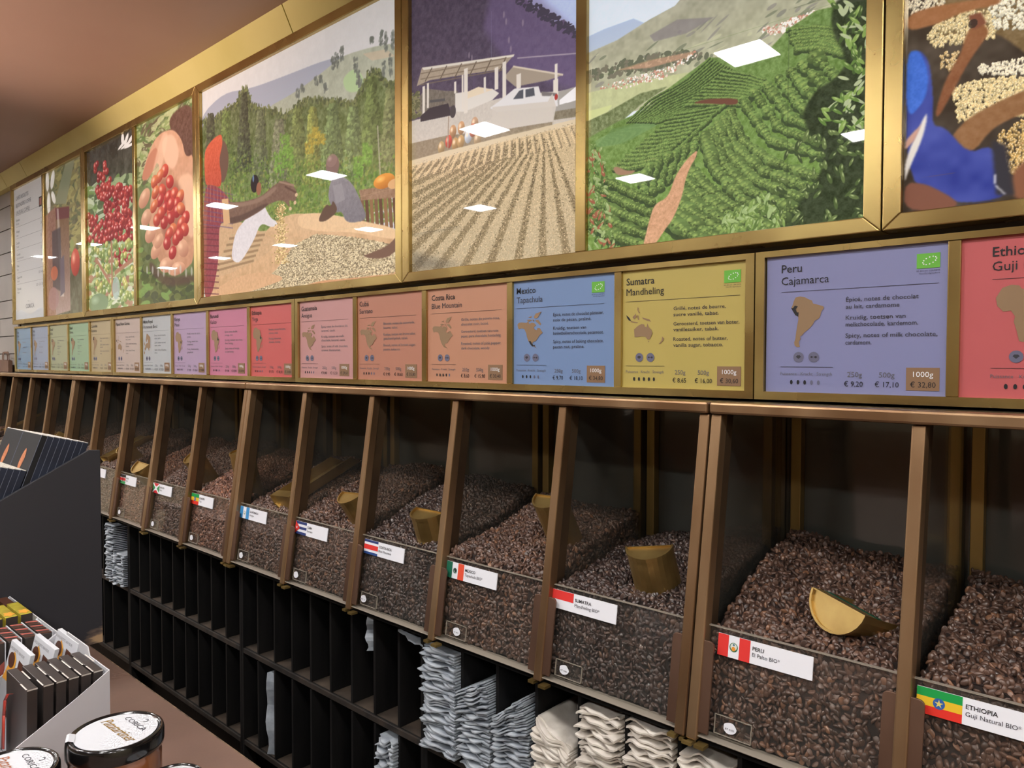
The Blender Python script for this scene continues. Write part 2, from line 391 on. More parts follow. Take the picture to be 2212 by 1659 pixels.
def bean_mat(name, c0, c1, c2):
    mt, nt, b = nmat(name)
    oi = nt.nodes.new('ShaderNodeObjectInfo'); r = nt.nodes.new('ShaderNodeValToRGB')
    e = r.color_ramp.elements
    e[0].position = 0; e[0].color = srgb(c0); e[1].position = .9; e[1].color = srgb(c1)
    x = e.new(1.0); x.color = srgb(c2)
    nt.links.new(oi.outputs['Random'], r.inputs[0]); nt.links.new(r.outputs[0], b.inputs['Base Color'])
    b.inputs['Roughness'].default_value = .36; b.inputs['Specular IOR Level'].default_value = .75
    return mt
BM = {'medium': bean_mat('medium_roast_beans', (62, 45, 38), (106, 79, 66), (138, 98, 72)),
      'dark': bean_mat('dark_roast_beans', (46, 36, 34), (80, 62, 56), (100, 76, 62)),
      'light': bean_mat('reddish_roast_beans', (84, 56, 46), (136, 96, 78), (168, 118, 88))}
UNDER = {k: flat('under_' + k, c, .8) for k, c in (('medium', (34, 22, 18)), ('dark', (26, 18, 16)), ('light', (46, 28, 20)))}
NG = {}
for kind in BM:
    bo = bpy.data.objects.new('bean_' + kind, bean_mesh()); bo.data.materials.append(BM[kind])
    ng = bpy.data.node_groups.new('pile_of_beans_' + kind, 'GeometryNodeTree')
    ng.interface.new_socket('Geometry', in_out='INPUT', socket_type='NodeSocketGeometry')
    ng.interface.new_socket('Geometry', in_out='OUTPUT', socket_type='NodeSocketGeometry')
    N = ng.nodes; Lk = ng.links
    gi = N.new('NodeGroupInput'); go = N.new('NodeGroupOutput')
    dp = N.new('GeometryNodeDistributePointsOnFaces'); dp.distribute_method = 'POISSON'
    dp.inputs['Distance Min'].default_value = .0041; dp.inputs['Density Max'].default_value = 70000
    ob = N.new('GeometryNodeObjectInfo'); ob.inputs['Object'].default_value = bo
    ip = N.new('GeometryNodeInstanceOnPoints')
    rv = N.new('FunctionNodeRandomValue'); rv.data_type = 'FLOAT_VECTOR'; rv.inputs['Min'].default_value = (0, 0, 0); rv.inputs['Max'].default_value = (6.28, 6.28, 6.28)
    rs = N.new('FunctionNodeRandomValue'); rs.data_type = 'FLOAT'; rs.inputs['Min'].default_value = .92; rs.inputs['Max'].default_value = 1.18
    rs.inputs['Seed'].default_value = 5
    jn = N.new('GeometryNodeJoinGeometry')
    Lk.new(gi.outputs[0], dp.inputs['Mesh']); Lk.new(dp.outputs['Points'], ip.inputs['Points'])
    Lk.new(ob.outputs['Geometry'], ip.inputs['Instance'])
    Lk.new(rv.outputs['Value'], ip.inputs['Rotation']); Lk.new([s for s in rs.outputs if s.enabled][0], ip.inputs['Scale'])
    Lk.new(ip.outputs[0], jn.inputs[0]); Lk.new(gi.outputs[0], jn.inputs[0]); Lk.new(jn.outputs[0], go.inputs[0])
    NG[kind] = ng

# ------------------------------------------------------------------ bins, their name tags and beans
FL = .042
def flag(par, kind, P, W=FL, H=.0265):
    """P(u, v, t) -> point on the tag face; flags are flat coloured pieces of print"""
    def rect(u0, u1, v0, v1, rgb, t=.0006):
        key = 'ink_%d_%d_%d' % rgb
        if key not in M: M[key] = flat(key, rgb, .5)
        mb = MB().add([P(u0, v1, t), P(u1, v1, t), P(u1, v0, t), P(u0, v0, t)], [(0, 1, 2, 3)])
        obj('flag_print', mb, key, par)
    def disc(cu, cv, r, rgb, t=.0008, n=16, ru=None):
        key = 'ink_%d_%d_%d' % rgb
        if key not in M: M[key] = flat(key, rgb, .5)
        mb = MB().add([P(cu + (ru or r) * math.cos(2 * math.pi * i / n), cv - r * math.sin(2 * math.pi * i / n), t) for i in range(n)], [tuple(range(n))])
        obj('emblem', mb, key, par)
    def poly(pts, rgb, t=.0007):
        key = 'ink_%d_%d_%d' % rgb
        if key not in M: M[key] = flat(key, rgb, .5)
        obj('flag_print', MB().add([P(a, b_, t) for a, b_ in pts], [tuple(range(len(pts)))]), key, par)
    R, G, Bl, Wt, Y = (226, 56, 52), (24, 110, 72), (46, 62, 120), (236, 238, 246), (232, 188, 36)
    if kind == 'peru':
        rect(0, W / 3, 0, H, R); rect(2 * W / 3, W, 0, H, R)
        disc(W / 2, H / 2, .0055, (40, 110, 70)); disc(W / 2, H / 2 - .0005, .0043, (226, 230, 224), .0009); disc(W / 2, H / 2 + .002, .0026, (230, 150, 50), .001); disc(W / 2, H / 2 - .003, .0014, (80, 120, 140), .001)
    elif kind == 'indonesia': rect(0, W, 0, H / 2, R)
    elif kind == 'mexico':
        rect(0, W / 3, 0, H, (22, 104, 78)); rect(2 * W / 3, W, 0, H, (230, 84, 56)); disc(W / 2, H / 2, .0046, (96, 130, 116)); disc(W / 2 + .0006, H / 2 - .0006, .0031, (40, 44, 46), .0009); disc(W / 2 - .001, H / 2 + .001, .001, (200, 205, 205), .001)
    elif kind == 'costarica':
        rect(0, W, 0, H / 6, Bl); rect(0, W, H / 3, 2 * H / 3, R); rect(0, W, 5 * H / 6, H, (40, 74, 140))
    elif kind == 'cuba':
        for q in (0, 2, 4): rect(0, W, q * H / 5, (q + 1) * H / 5, Bl)
        poly([(0, 0), (W * .42, H / 2), (0, H)][::-1], R, .0008)
        star(par, P, W * .15, H / 2, .0032, Wt, .001)
    elif kind == 'guatemala':
        rect(0, W / 3, 0, H, (62, 146, 206)); rect(2 * W / 3, W, 0, H, (62, 146, 206)); disc(W / 2, H / 2, .0042, (130, 160, 130)); disc(W / 2, H / 2 - .0005, .003, (222, 228, 226), .0009)
    elif kind == 'ethiopia':
        rect(0, W, 0, H / 3, (20, 156, 72)); rect(0, W, H / 3, 2 * H / 3, (232, 190, 40)); rect(0, W, 2 * H / 3, H, (226, 50, 38))
        disc(W / 2, H / 2, .0056, (44, 92, 168)); star(par, P, W / 2, H / 2, .0044, (226, 208, 110), .001, True)
    elif kind == 'burundi':
        poly([(0, 0), (W / 2, H / 2), (W, 0)][::-1], (206, 48, 56)); poly([(0, H), (W, H), (W / 2, H / 2)][::-1], (206, 48, 56))
        poly([(0, 0), (0, H), (W / 2, H / 2)], (60, 150, 90)); poly([(W, 0), (W / 2, H / 2), (W, H)], (60, 150, 90))
        poly([(0, 0), (.004, 0), (W, H - .003), (W, H), (W - .004, H), (0, .003)][::-1], Wt, .0008); poly([(W, 0), (W, .003), (.004, H), (0, H), (0, H - .003), (W - .004, 0)][::-1], Wt, .0008)
        disc(W / 2, H / 2, .006, Wt, .001)
    elif kind == 'kenya':
        rect(0, W, 0, H * .3, (32, 32, 34)); rect(0, W, H * .35, H * .65, (200, 44, 44)); rect(0, W, H * .7, H, (70, 150, 90)); disc(W / 2, H / 2, .007, (140, 30, 34), ru=.0035)

def star(par, P, cu, cv, r, rgb, t, outline=False):
    key = 'ink_%d_%d_%d' % rgb
    if key not in M: M[key] = flat(key, rgb, .5)
    pts = []
    for i in range(10):
        a = math.pi / 2 + i * math.pi / 5; q = r if i % 2 == 0 else r * (.40 if not outline else .34)
        pts.append((cu + q * math.cos(a), cv - q * math.sin(a)))
    obj('star', MB().add([P(a, b_, t) for a, b_ in pts], [tuple(range(10))]), key, par)

BINS = {  # g: (colour words, tag top, tag line, flag, roast, z_back, z_front)
    1: ('ETHIOPIA', 'Guji Natural BIO*', 'ethiopia', 'medium', -.275, -.335), 0: ('PERU', 'El Palto BIO*', 'peru', 'medium', -.268, -.338),
    -1: ('SUMATRA', 'Mandheling BIO*', 'indonesia', 'dark', -.285, -.335), -2: ('MEXICO', 'Tapachula BIO*', 'mexico', 'medium', -.262, -.325),
    -3: ('COSTA RICA', 'Blue Mountain', 'costarica', 'dark', -.246, -.332), -4: ('CUBA', 'Serrano', 'cuba', 'medium', -.240, -.335),
    -5: ('GUATEMALA', 'Antigua', 'guatemala', 'medium', -.25, -.345), -6: ('ETHIOPIA', 'Yirga', 'ethiopia', 'light', -.245, -.345),
    -7: ('BURUNDI', 'Kalico', 'burundi', 'medium', -.235, -.345), -8: ('KENYA', 'Masai', 'kenya', 'light', -.25, -.375),
    -9: ('MOKA', 'Blend', None, 'medium', -.235, -.34), -10: ('PAPUA', 'New Guinea', None, 'medium', -.225, -.33), -11: ('COLOMBIA', 'Supremo', None, 'medium', -.24, -.34),
    -12: ('BRASIL', 'Santos', None, 'dark', -.26, -.35), -13: ('BRASIL', 'Bahia', None, 'medium', -.27, -.35), -14: ('DECA', 'Blend', None, 'medium', -.27, -.35),
    -15: ('DECA', 'Doux', None, 'light', -.27, -.33), -16: ('PERLE', 'Noire', None, 'dark', -.27, -.34)}
LABELS = {1: 'clear fronted bin tagged ETHIOPIA Guji Natural at the right edge', 0: 'clear fronted bin tagged PERU with a red and white flag',
    -1: 'clear fronted bin tagged SUMATRA with a red over white flag', -2: 'clear fronted bin tagged MEXICO with a green, white and red flag',
    -3: 'clear fronted bin tagged COSTA RICA with a striped flag', -4: 'clear fronted bin tagged CUBA with a star and stripes flag',
    -5: 'clear fronted bin with a pale blue and white GUATEMALA tag', -6: 'far clear fronted bin with a small green, yellow and red flag tag',
    -7: 'far clear fronted bin with a red and green crossed flag tag', -8: 'far clear fronted bin with a black, red and green flag tag',
    -9: 'clear fronted bin half hidden by the black display panel', -10: 'second bin left of the black, red and green flag bin',
    -11: 'third bin left of the black, red and green flag bin', -12: 'bin whose small brass scoop shows just above the navy bars',
    -13: 'bin where the large curved brass scoop tip lies', -14: 'bin crossed by the large brass scoop, above the navy bars',
    -15: 'last visible bin at the left edge with a gold scoop end', -16: 'bin beyond the left edge, barely visible'}
for g, (t1, t2, fl, roast, zb, zf) in BINS.items():
    xl, xr = XE(g) + (.0085 if True else 0), XE(g) + (U - .017) / 5 - .0085
    cx = (xl + xr) / 2
    t = thing('coffee_bin', LABELS[g], 'coffee bin', (cx, -.1, -.47), 'coffee bins in the brass racks')
    ZT, ZBt = -.334, -.4635
    off = .009
    # acrylic front sheet, following the posts
    o3 = lambda z, d: (fy(z) + off + d)
    a0, a1 = xl - .004, xr + .004
    obj('front_panel', MB().hexa([(a0, o3(ZBt, 0), ZBt), (a1, o3(ZBt, 0), ZBt), (a1, o3(ZBt, .0035), ZBt), (a0, o3(ZBt, .0035), ZBt)],
                                 [(a0, o3(ZT, 0), ZT), (a1, o3(ZT, 0), ZT), (a1, o3(ZT, .0035), ZT), (a0, o3(ZT, .0035), ZT)]), 'acrylic', t)
    obj('panel_edge', MB().box(a0, a1, o3(ZT, -.0002), o3(ZT, .0037), ZT, ZT + .0012).hexa([(a1 - .0012, o3(ZBt, -.0003), ZBt), (a1 + .0003, o3(ZBt, -.0003), ZBt), (a1 + .0003, o3(ZBt, .0037), ZBt), (a1 - .0012, o3(ZBt, .0037), ZBt)],
        [(a1 - .0012, o3(ZT, -.0003), ZT), (a1 + .0003, o3(ZT, -.0003), ZT), (a1 + .0003, o3(ZT, .0037), ZT), (a1 - .0012, o3(ZT, .0037), ZT)]).hexa([(a0, o3(ZBt, -.0003), ZBt), (a0 + .0012, o3(ZBt, -.0003), ZBt), (a0 + .0012, o3(ZBt, .0037), ZBt), (a0, o3(ZBt, .0037), ZBt)],
        [(a0, o3(ZT, -.0003), ZT), (a0 + .0012, o3(ZT, -.0003), ZT), (a0 + .0012, o3(ZT, .0037), ZT), (a0, o3(ZT, .0037), ZT)]), 'acrylic_edge', t)
    obj('bottom_lip', MB().box(a0 + .002, a1 - .002, fy(-.468) + .0, fy(-.468) + .02, -.4672, -.4655), 'acrylic_edge', t, bevel=.0008)
    dn = np.array([0, fy(ZBt) - fy(ZT), ZBt - ZT]); dn /= np.linalg.norm(dn)
    nn = np.cross((1, 0, 0), -dn); nn /= np.linalg.norm(nn)        # towards the viewer
    if nn[1] > 0: nn = -nn
    slide = {1: .002, 0: .013, -1: -.004, -2: .003, -3: .0085, -4: .0035}.get(g, .002)
    O = np.array([xl + slide, o3(ZT, 0), ZT]) + dn * .0055 + nn * .0014
    P = lambda u, v, tt=0: O + np.array([u, 0, 0]) + dn * v + nn * tt
    TW, TH = .1175, .0265
    tg = obj('name_tag', MB().prism([(0, 0), (TW, 0), (TW, -TH), (0, -TH)], O, (1, 0, 0), -dn, nn, -.0012, .0003), 'white_tag', t,
             label='white name tag reading ' + t1 + (' ' + t2 if fl else '') if fl else None)
    if fl: flag(tg, fl, P)
    up = -dn
    text(tg, t1, P(FL + .003, .0105, .0008), (1, 0, 0), up, .0044, 'ink', bold=.012)
    text(tg, t2, P(FL + .003, .0178, .0008), (1, 0, 0), up, .0044, 'ink_soft')
    # small clear code holder with a white sticker
    hx = xl + (.016 if g < 1 else .02)
    O2 = np.array([hx, o3(-.436, 0), -.436]) + nn * .0022
    Q = lambda u, v, tt=0: O2 + np.array([u, 0, 0]) + dn * v + nn * tt
    h = obj('code_holder', MB().prism([(0, 0), (.048, 0), (.048, -.0235), (0, -.0235)], O2, (1, 0, 0), up, nn, -.002, 0), 'acrylic', t)
    eh = MB()
    for (u0, u1, v0, v1) in ((0, .048, 0, .0007), (0, .048, .0228, .0235), (0, .0007, 0, .0235), (.0473, .048, 0, .0235)):
        eh.prism([(u0, -v0), (u1, -v0), (u1, -v1), (u0, -v1)], O2, (1, 0, 0), up, nn, -.002, .0004)
    obj('holder_edge', eh, 'acrylic_edge', t)
    su = {0: .021, -1: .017, -2: .027, -3: .009, -4: .012}.get(g, .016); sv = .012
    sp = [(su + rx * math.cos(a) * (1 + .05 * math.cos(5 * a)), sv + ry * math.sin(a) * (1 + .06 * math.sin(4 * a))) for rx, ry, a in [(.0085, .0068, i * math.pi / 9) for i in range(18)]]
    stk = obj('price_sticker', MB().add([Q(a, b_, .0008) for a, b_ in sp], [tuple(range(18))]), 'sticker', t)
    if g >= -3: text(t, {0: 'RT 4103', -1: 'RT 4101', -2: 'RT 4057', 1: 'RT 4110', -3: 'RT 41'}[g], Q(su - .0058, sv + .0025, .0012), (1, 0, 0), up, .0022, 'ink_soft', width=.0115)
    obj('tray', MB().box(xl, xr, fy(-.47) + .02, .1, -.4715, -.466), 'black_wood', t)
    # ---- the beans: heap surface + front + sides, instanced beans on it
    gx, gy = 22, 22
    V = []; F = []
    yf_top = o3(zf, .0045 + .004)
    ph = rng.uniform(0, 6.28, 4)
    for j in range(gy + 1):
        v = j / gy
        for i in range(gx + 1):
            u = i / gx
            x = xl + .003 + (xr - xl - .006) * u
            yy = yf_top + (.096 - yf_top) * v
            z = zf + (zb - zf) * (v ** .92) + .008 * math.sin(5 * u + ph[0]) * math.sin(4 * v + ph[1]) + .004 * math.sin(11 * u + ph[2]) * math.sin(9 * v + ph[3])
            if g == 0: z += .012 * (1 - u) * v - .010 * u * v
            if g == -1: z += (-.03 * (1 - u) + .012 * u) * v * (1.4 - v)
            V.append((x, yy, z))
    for j in range(gy):
        for i in range(gx):
            a = j * (gx + 1) + i; F.append((a, a + 1, a + gx + 2, a + gx + 1))
    mb = MB().add(V, F)
    front = V[:gx + 1]
    nb = len(mb.v)
    rowsn = 6
    vv = []
    for q in range(rowsn + 1):
        for (x, yy, z) in front:
            z2 = z + (-.462 - z) * q / rowsn
            vv.append((x, o3(z2, .0085), z2))
    ff = [(q * (gx + 1) + i, (q + 1) * (gx + 1) + i, (q + 1) * (gx + 1) + i + 1, q * (gx + 1) + i + 1) for q in range(rowsn) for i in range(gx)]
    mb.add(vv, ff)
    side = [V[j * (gx + 1) + gx] for j in range(gy + 1)]
    vv = []
    for q in range(rowsn + 1):
        for (x, yy, z) in side:
            z2 = z + (-.462 - z) * q / rowsn; vv.append((x, max(yy, o3(z2, .009)) if yy < -.1 else yy, z2))
    mb.add(vv, [(q * (gy + 1) + i, (q + 1) * (gy + 1) + i, (q + 1) * (gy + 1) + i + 1, q * (gy + 1) + i + 1) for q in range(rowsn) for i in range(gy)])
    bo = obj('coffee_beans', mb, UNDER[roast], loc=(cx, 0, -.46), kind='stuff', cat='coffee beans',
             label={'medium': 'brown', 'dark': 'very dark', 'light': 'reddish brown'}[roast] + ' roasted coffee beans filling the ' + LABELS[g].replace('clear fronted ', ''), group='heaps of coffee beans')
    md = bo.modifiers.new('beans', 'NODES'); md.node_group = NG[roast]
    if len(bo['label'].split()) > 16: bo['label'] = ' '.join(bo['label'].split()[:16])

# ------------------------------------------------------------------ scoops
def scoop(E1, E2, B, L, lab, square=False, tape=False, rmax=.040):
    E1, E2, B = map(lambda a: np.array(a, float), (E1, E2, B))
    mid = (E1 + E2) / 2; e = E2 - E1; r = min(np.linalg.norm(e) / 2, rmax); e /= np.linalg.norm(e)
    a = B - E2; a -= e * a.dot(e); a /= np.linalg.norm(a)
    b = np.cross(a, e); b /= np.linalg.norm(b)
    if b.dot((0, -1, -.5)) < 0: b = -b
    t = thing('coffee_scoop', lab, 'scoop', mid, 'brass scoops in the beans')
    def ring(s, rr, cut=0.0):
        out = []
        n = 14 if not square else 4
        for i in range(n + 1):
            if square:
                p = [(-1, 0), (-.92, .55), (-.25, 1.0), (.92, .55), (1, 0)][i]
            else:
                th = math.pi * i / n; p = (-math.cos(th), math.sin(th))
            q = mid + e * (p[0] * rr) + b * (p[1] * rr)
            out.append(q + a * (s + cut * p[1]))
        return out
    # round end plate with a rolled rim
    R0 = ring(0, r); n = len(R0)
    obj('end_plate', MB().add([p + a * .003 for p in R0] + [p + a * .0045 for p in R0], [tuple(range(n)), tuple(range(n, 2 * n))[::-1]] + [(i, n + i, n + (i + 1) % n, (i + 1) % n) for i in range(n)]), 'scoop', t)
    rim = MB(); Ro, Ri = ring(-.0012, r * 1.03), ring(-.0012, r * .955); R2 = ring(.005, r * 1.03); R3 = ring(.005, r * .955)
    for i in range(n - 1):
        rim.add([Ro[i], Ro[i + 1], Ri[i + 1], Ri[i]], [(0, 1, 2, 3)]); rim.add([Ro[i], R2[i], R2[i + 1], Ro[i + 1]], [(0, 1, 2, 3)]); rim.add([Ri[i], Ri[i + 1], R3[i + 1], R3[i]], [(0, 1, 2, 3)])
    obj('rim', rim, 'scoop', t)
    sh = MB(); K = 10
    rings = [ring(L * k / K, r * (1 + .04 * k / K), cut=(0 if k < K - 2 else .02 * (k - K + 2))) for k in range(K + 1)]
    inner = [[mid + a * ((p - mid).dot(a)) + ((p - mid) - a * ((p - mid).dot(a))) * .965 for p in R] for R in rings]
    for k in range(K):
        for i in range(n - 1):
            sh.add([rings[k][i], rings[k + 1][i], rings[k + 1][i + 1], rings[k][i + 1]], [(0, 1, 2, 3)])
            sh.add([inner[k][i], inner[k][i + 1], inner[k + 1][i + 1], inner[k + 1][i]], [(0, 1, 2, 3)])
        for i in (0, n - 1):
            sh.add([rings[k][i], inner[k][i], inner[k + 1][i], rings[k + 1][i]], [(0, 1, 2, 3)])
    ob_ = obj('trough', sh, 'scoop', t, smooth=not square)
    # short folded hood over the open side next to the plate
    obj('hood', MB().hexa([mid - e * r - b * .0006, mid + e * r - b * .0006, mid + e * r + b * .001, mid - e * r + b * .001], [mid - e * r - b * .0006 + a * .022, mid + e * r - b * .0006 + a * .022, mid + e * r + b * .001 + a * .022, mid - e * r + b * .001 + a * .022]), 'scoop', t)
    if tape:
        obj('green_strip', MB().hexa([mid - e * r * .98 - b * .0008 + a * .022, mid + e * r * .99 - b * .0008 + a * .022, mid + e * r * .99 + b * .001 + a * .022, mid - e * r * .98 + b * .001 + a * .022],
             [mid - e * r * .98 - b * .0008 + a * .034, mid + e * r * .99 - b * .0008 + a * .034, mid + e * r * .99 + b * .001 + a * .034, mid - e * r * .98 + b * .001 + a * .034]), 'green', t, label='dark green strip across the scoop')
scoop((.125, -.100, -.2755), (.193, -.125, -.2885), (.222, -.035, -.322), .15, 'large brass scoop lying on its side in the beans tagged PERU', tape=True)
scoop((-.136, -.115, -.267), (-.074, -.092, -.258), (-.062, -.055, -.332), .13, 'brass scoop standing upright in the SUMATRA beans')
scoop((-.337, -.08, -.219), (-.272, -.08, -.218), (-.272, -.04, -.290), .14, 'brass scoop standing in the MEXICO beans behind a post')
scoop((-.586, -.125, -.268), (-.513, -.125, -.268), (-.518, -.100, -.342), .12, 'brass scoop standing deep in the COSTA RICA beans')
scoop((-.818, -.125, -.267), (-.752, -.125, -.263), (-.742, -.085, -.324), .12, 'brass scoop standing in the CUBA beans near the front')
scoop((-1.300, -.10, -.222), (-1.222, -.10, -.219), (-1.228, -.080, -.312), .14, 'brass scoop standing in the beans of the far green, yellow and red tag')
scoop((-1.540, -.11, -.250), (-1.458, -.11, -.249), (-1.477, -.07, -.313), .12, 'brass scoop standing in the beans of the crossed flag bin')
scoop((-1.847, -.13, -.298), (-1.765, -.13, -.301), (-1.755, -.10, -.338), .11, 'brass scoop standing low in the beans of the black, red and green flag bin')
scoop((-2.045, -.10, -.264), (-1.965, -.10, -.260), (-1.985, -.06, -.309), .12, 'brass scoop right of the long scoop at the black panel top corner')
scoop((-1.085, -.135, -.306), (-1.005, -.135, -.300), (-.985, .01, -.235), .18, 'long angular brass scoop lying in the GUATEMALA beans', square=True, rmax=.044)
scoop((-2.15, -.13, -.312), (-2.085, -.13, -.308), (-2.09, -.02, -.255), .14, 'long brass scoop lying behind the black panel top corner')
scoop((-2.69, -.11, -.28), (-2.62, -.11, -.262), (-2.60, -.03, -.30), .12, 'small brass scoop end showing just above the navy bars')
scoop((-3.30, -.12, -.292), (-3.20, -.12, -.286), (-3.16, .0, -.232), .18, 'large curved brass scoop lying at the far left above the navy bars', rmax=.05)
scoop((-3.46, -.11, -.32), (-3.38, -.11, -.30), (-3.36, .0, -.33), .10, 'gold scoop end shining at the left edge')

# ------------------------------------------------------------------ price signs
SA = [(365,570),(400,563),(440,572),(470,590),(495,600),(505,625),(540,635),(585,650),(590,665),(570,690),(560,735),(545,750),(520,760),(505,790),(480,820),(462,835),(440,850),(425,870),(405,885),(410,905),(395,925),(398,945),(405,966),(380,968),(362,955),(358,930),(368,900),(372,860),(380,800),(390,750),(388,725),(365,710),(345,680),(330,655),(342,630),(350,600)]
SA_peru = [(330,652),(345,655),(360,635),(385,642),(368,665),(378,690),(392,690),(390,725),(365,712),(345,680)]
SA_col = [(350,600),(365,570),(395,568),(390,600),(410,620),(400,650),(385,642),(345,630)]
NAm = [(90,740),(110,715),(150,712),(220,720),(240,700),(260,735),(290,720),(330,730),(350,755),(320,780),(330,805),(360,815),(370,790),(400,790),(420,820),(440,850),(400,880),(370,920),(350,950),(310,960),(300,985),(330,1010),(345,1025),(365,1050),(330,1020),(290,1010),(262,975),(245,950),(225,900),(215,850),(190,800),(150,785),(115,800),(100,780)]
NAi = [[(320,650),(345,610),(425,588),(400,620),(370,665),(330,670)], [(222,685),(260,680),(300,690),(250,708)], [(340,690),(380,690),(420,740),(410,760),(380,735),(350,710)], [(240,655),(290,635),(285,662)], [(300,680),(325,690),(318,712)]]
NA_mex = [(250,948),(278,950),(300,985),(320,1005),(340,993),(335,1012),(300,1018),(270,985)]
AU = [(1045,680),(1080,650),(1110,635),(1135,640),(1140,660),(1155,665),(1162,632),(1175,665),(1200,690),(1205,720),(1185,765),(1165,768),(1145,745),(1110,740),(1070,745),(1050,745)]
AUi = [[(1115,580),(1150,590),(1180,600),(1195,620),(1160,610),(1125,595)], [(1030,575),(1060,545),(1065,575),(1045,595)], [(1015,608),(1080,620),(1075,627),(1015,616)], [(1075,490),(1085,500),(1082,520),(1098,540),(1088,545),(1073,515)], [(1290,745),(1307,765),(1295,780),(1275,808),(1260,808),(1285,780)], [(1168,780),(1181,782),(1174,794)], [(1072,560),(1082,562),(1090,598),(1080,600),(1074,580)]]
AU_sum = [(975,555),(1000,575),(1020,607),(1000,602),(985,582)]
AF = [(.12,.05),(.3,.0),(.45,.02),(.5,.08),(.72,.1),(.8,.25),(.88,.4),(1.0,.42),(.92,.55),(.78,.68),(.76,.8),(.66,.92),(.55,1.0),(.47,.98),(.42,.8),(.36,.65),(.38,.55),(.3,.45),(.15,.46),(.03,.36),(0,.22)]
AFi = [[(.9,.72),(.98,.68),(.95,.82),(.88,.85)]]
AF_e = [(.78,.3),(.84,.38),(.92,.42),(.84,.5),(.74,.44)]
EU = [(.45,0),(.6,.02),(.75,.1),(.97,.2),(.97,.78),(.84,.76),(.76,.95),(.66,.82),(.45,.74),(.3,.85),(.12,.92),(.1,.78),(.22,.72),(.2,.62),(.4,.52),(.6,.5),(.62,.35),(.52,.3),(.4,.48),(.33,.42),(.3,.3)]
EUi = [[(.05,.5),(.12,.45),(.17,.6),(.08,.63)], [(.0,.95),(.15,.97),(.1,1.1),(.0,1.08)]]
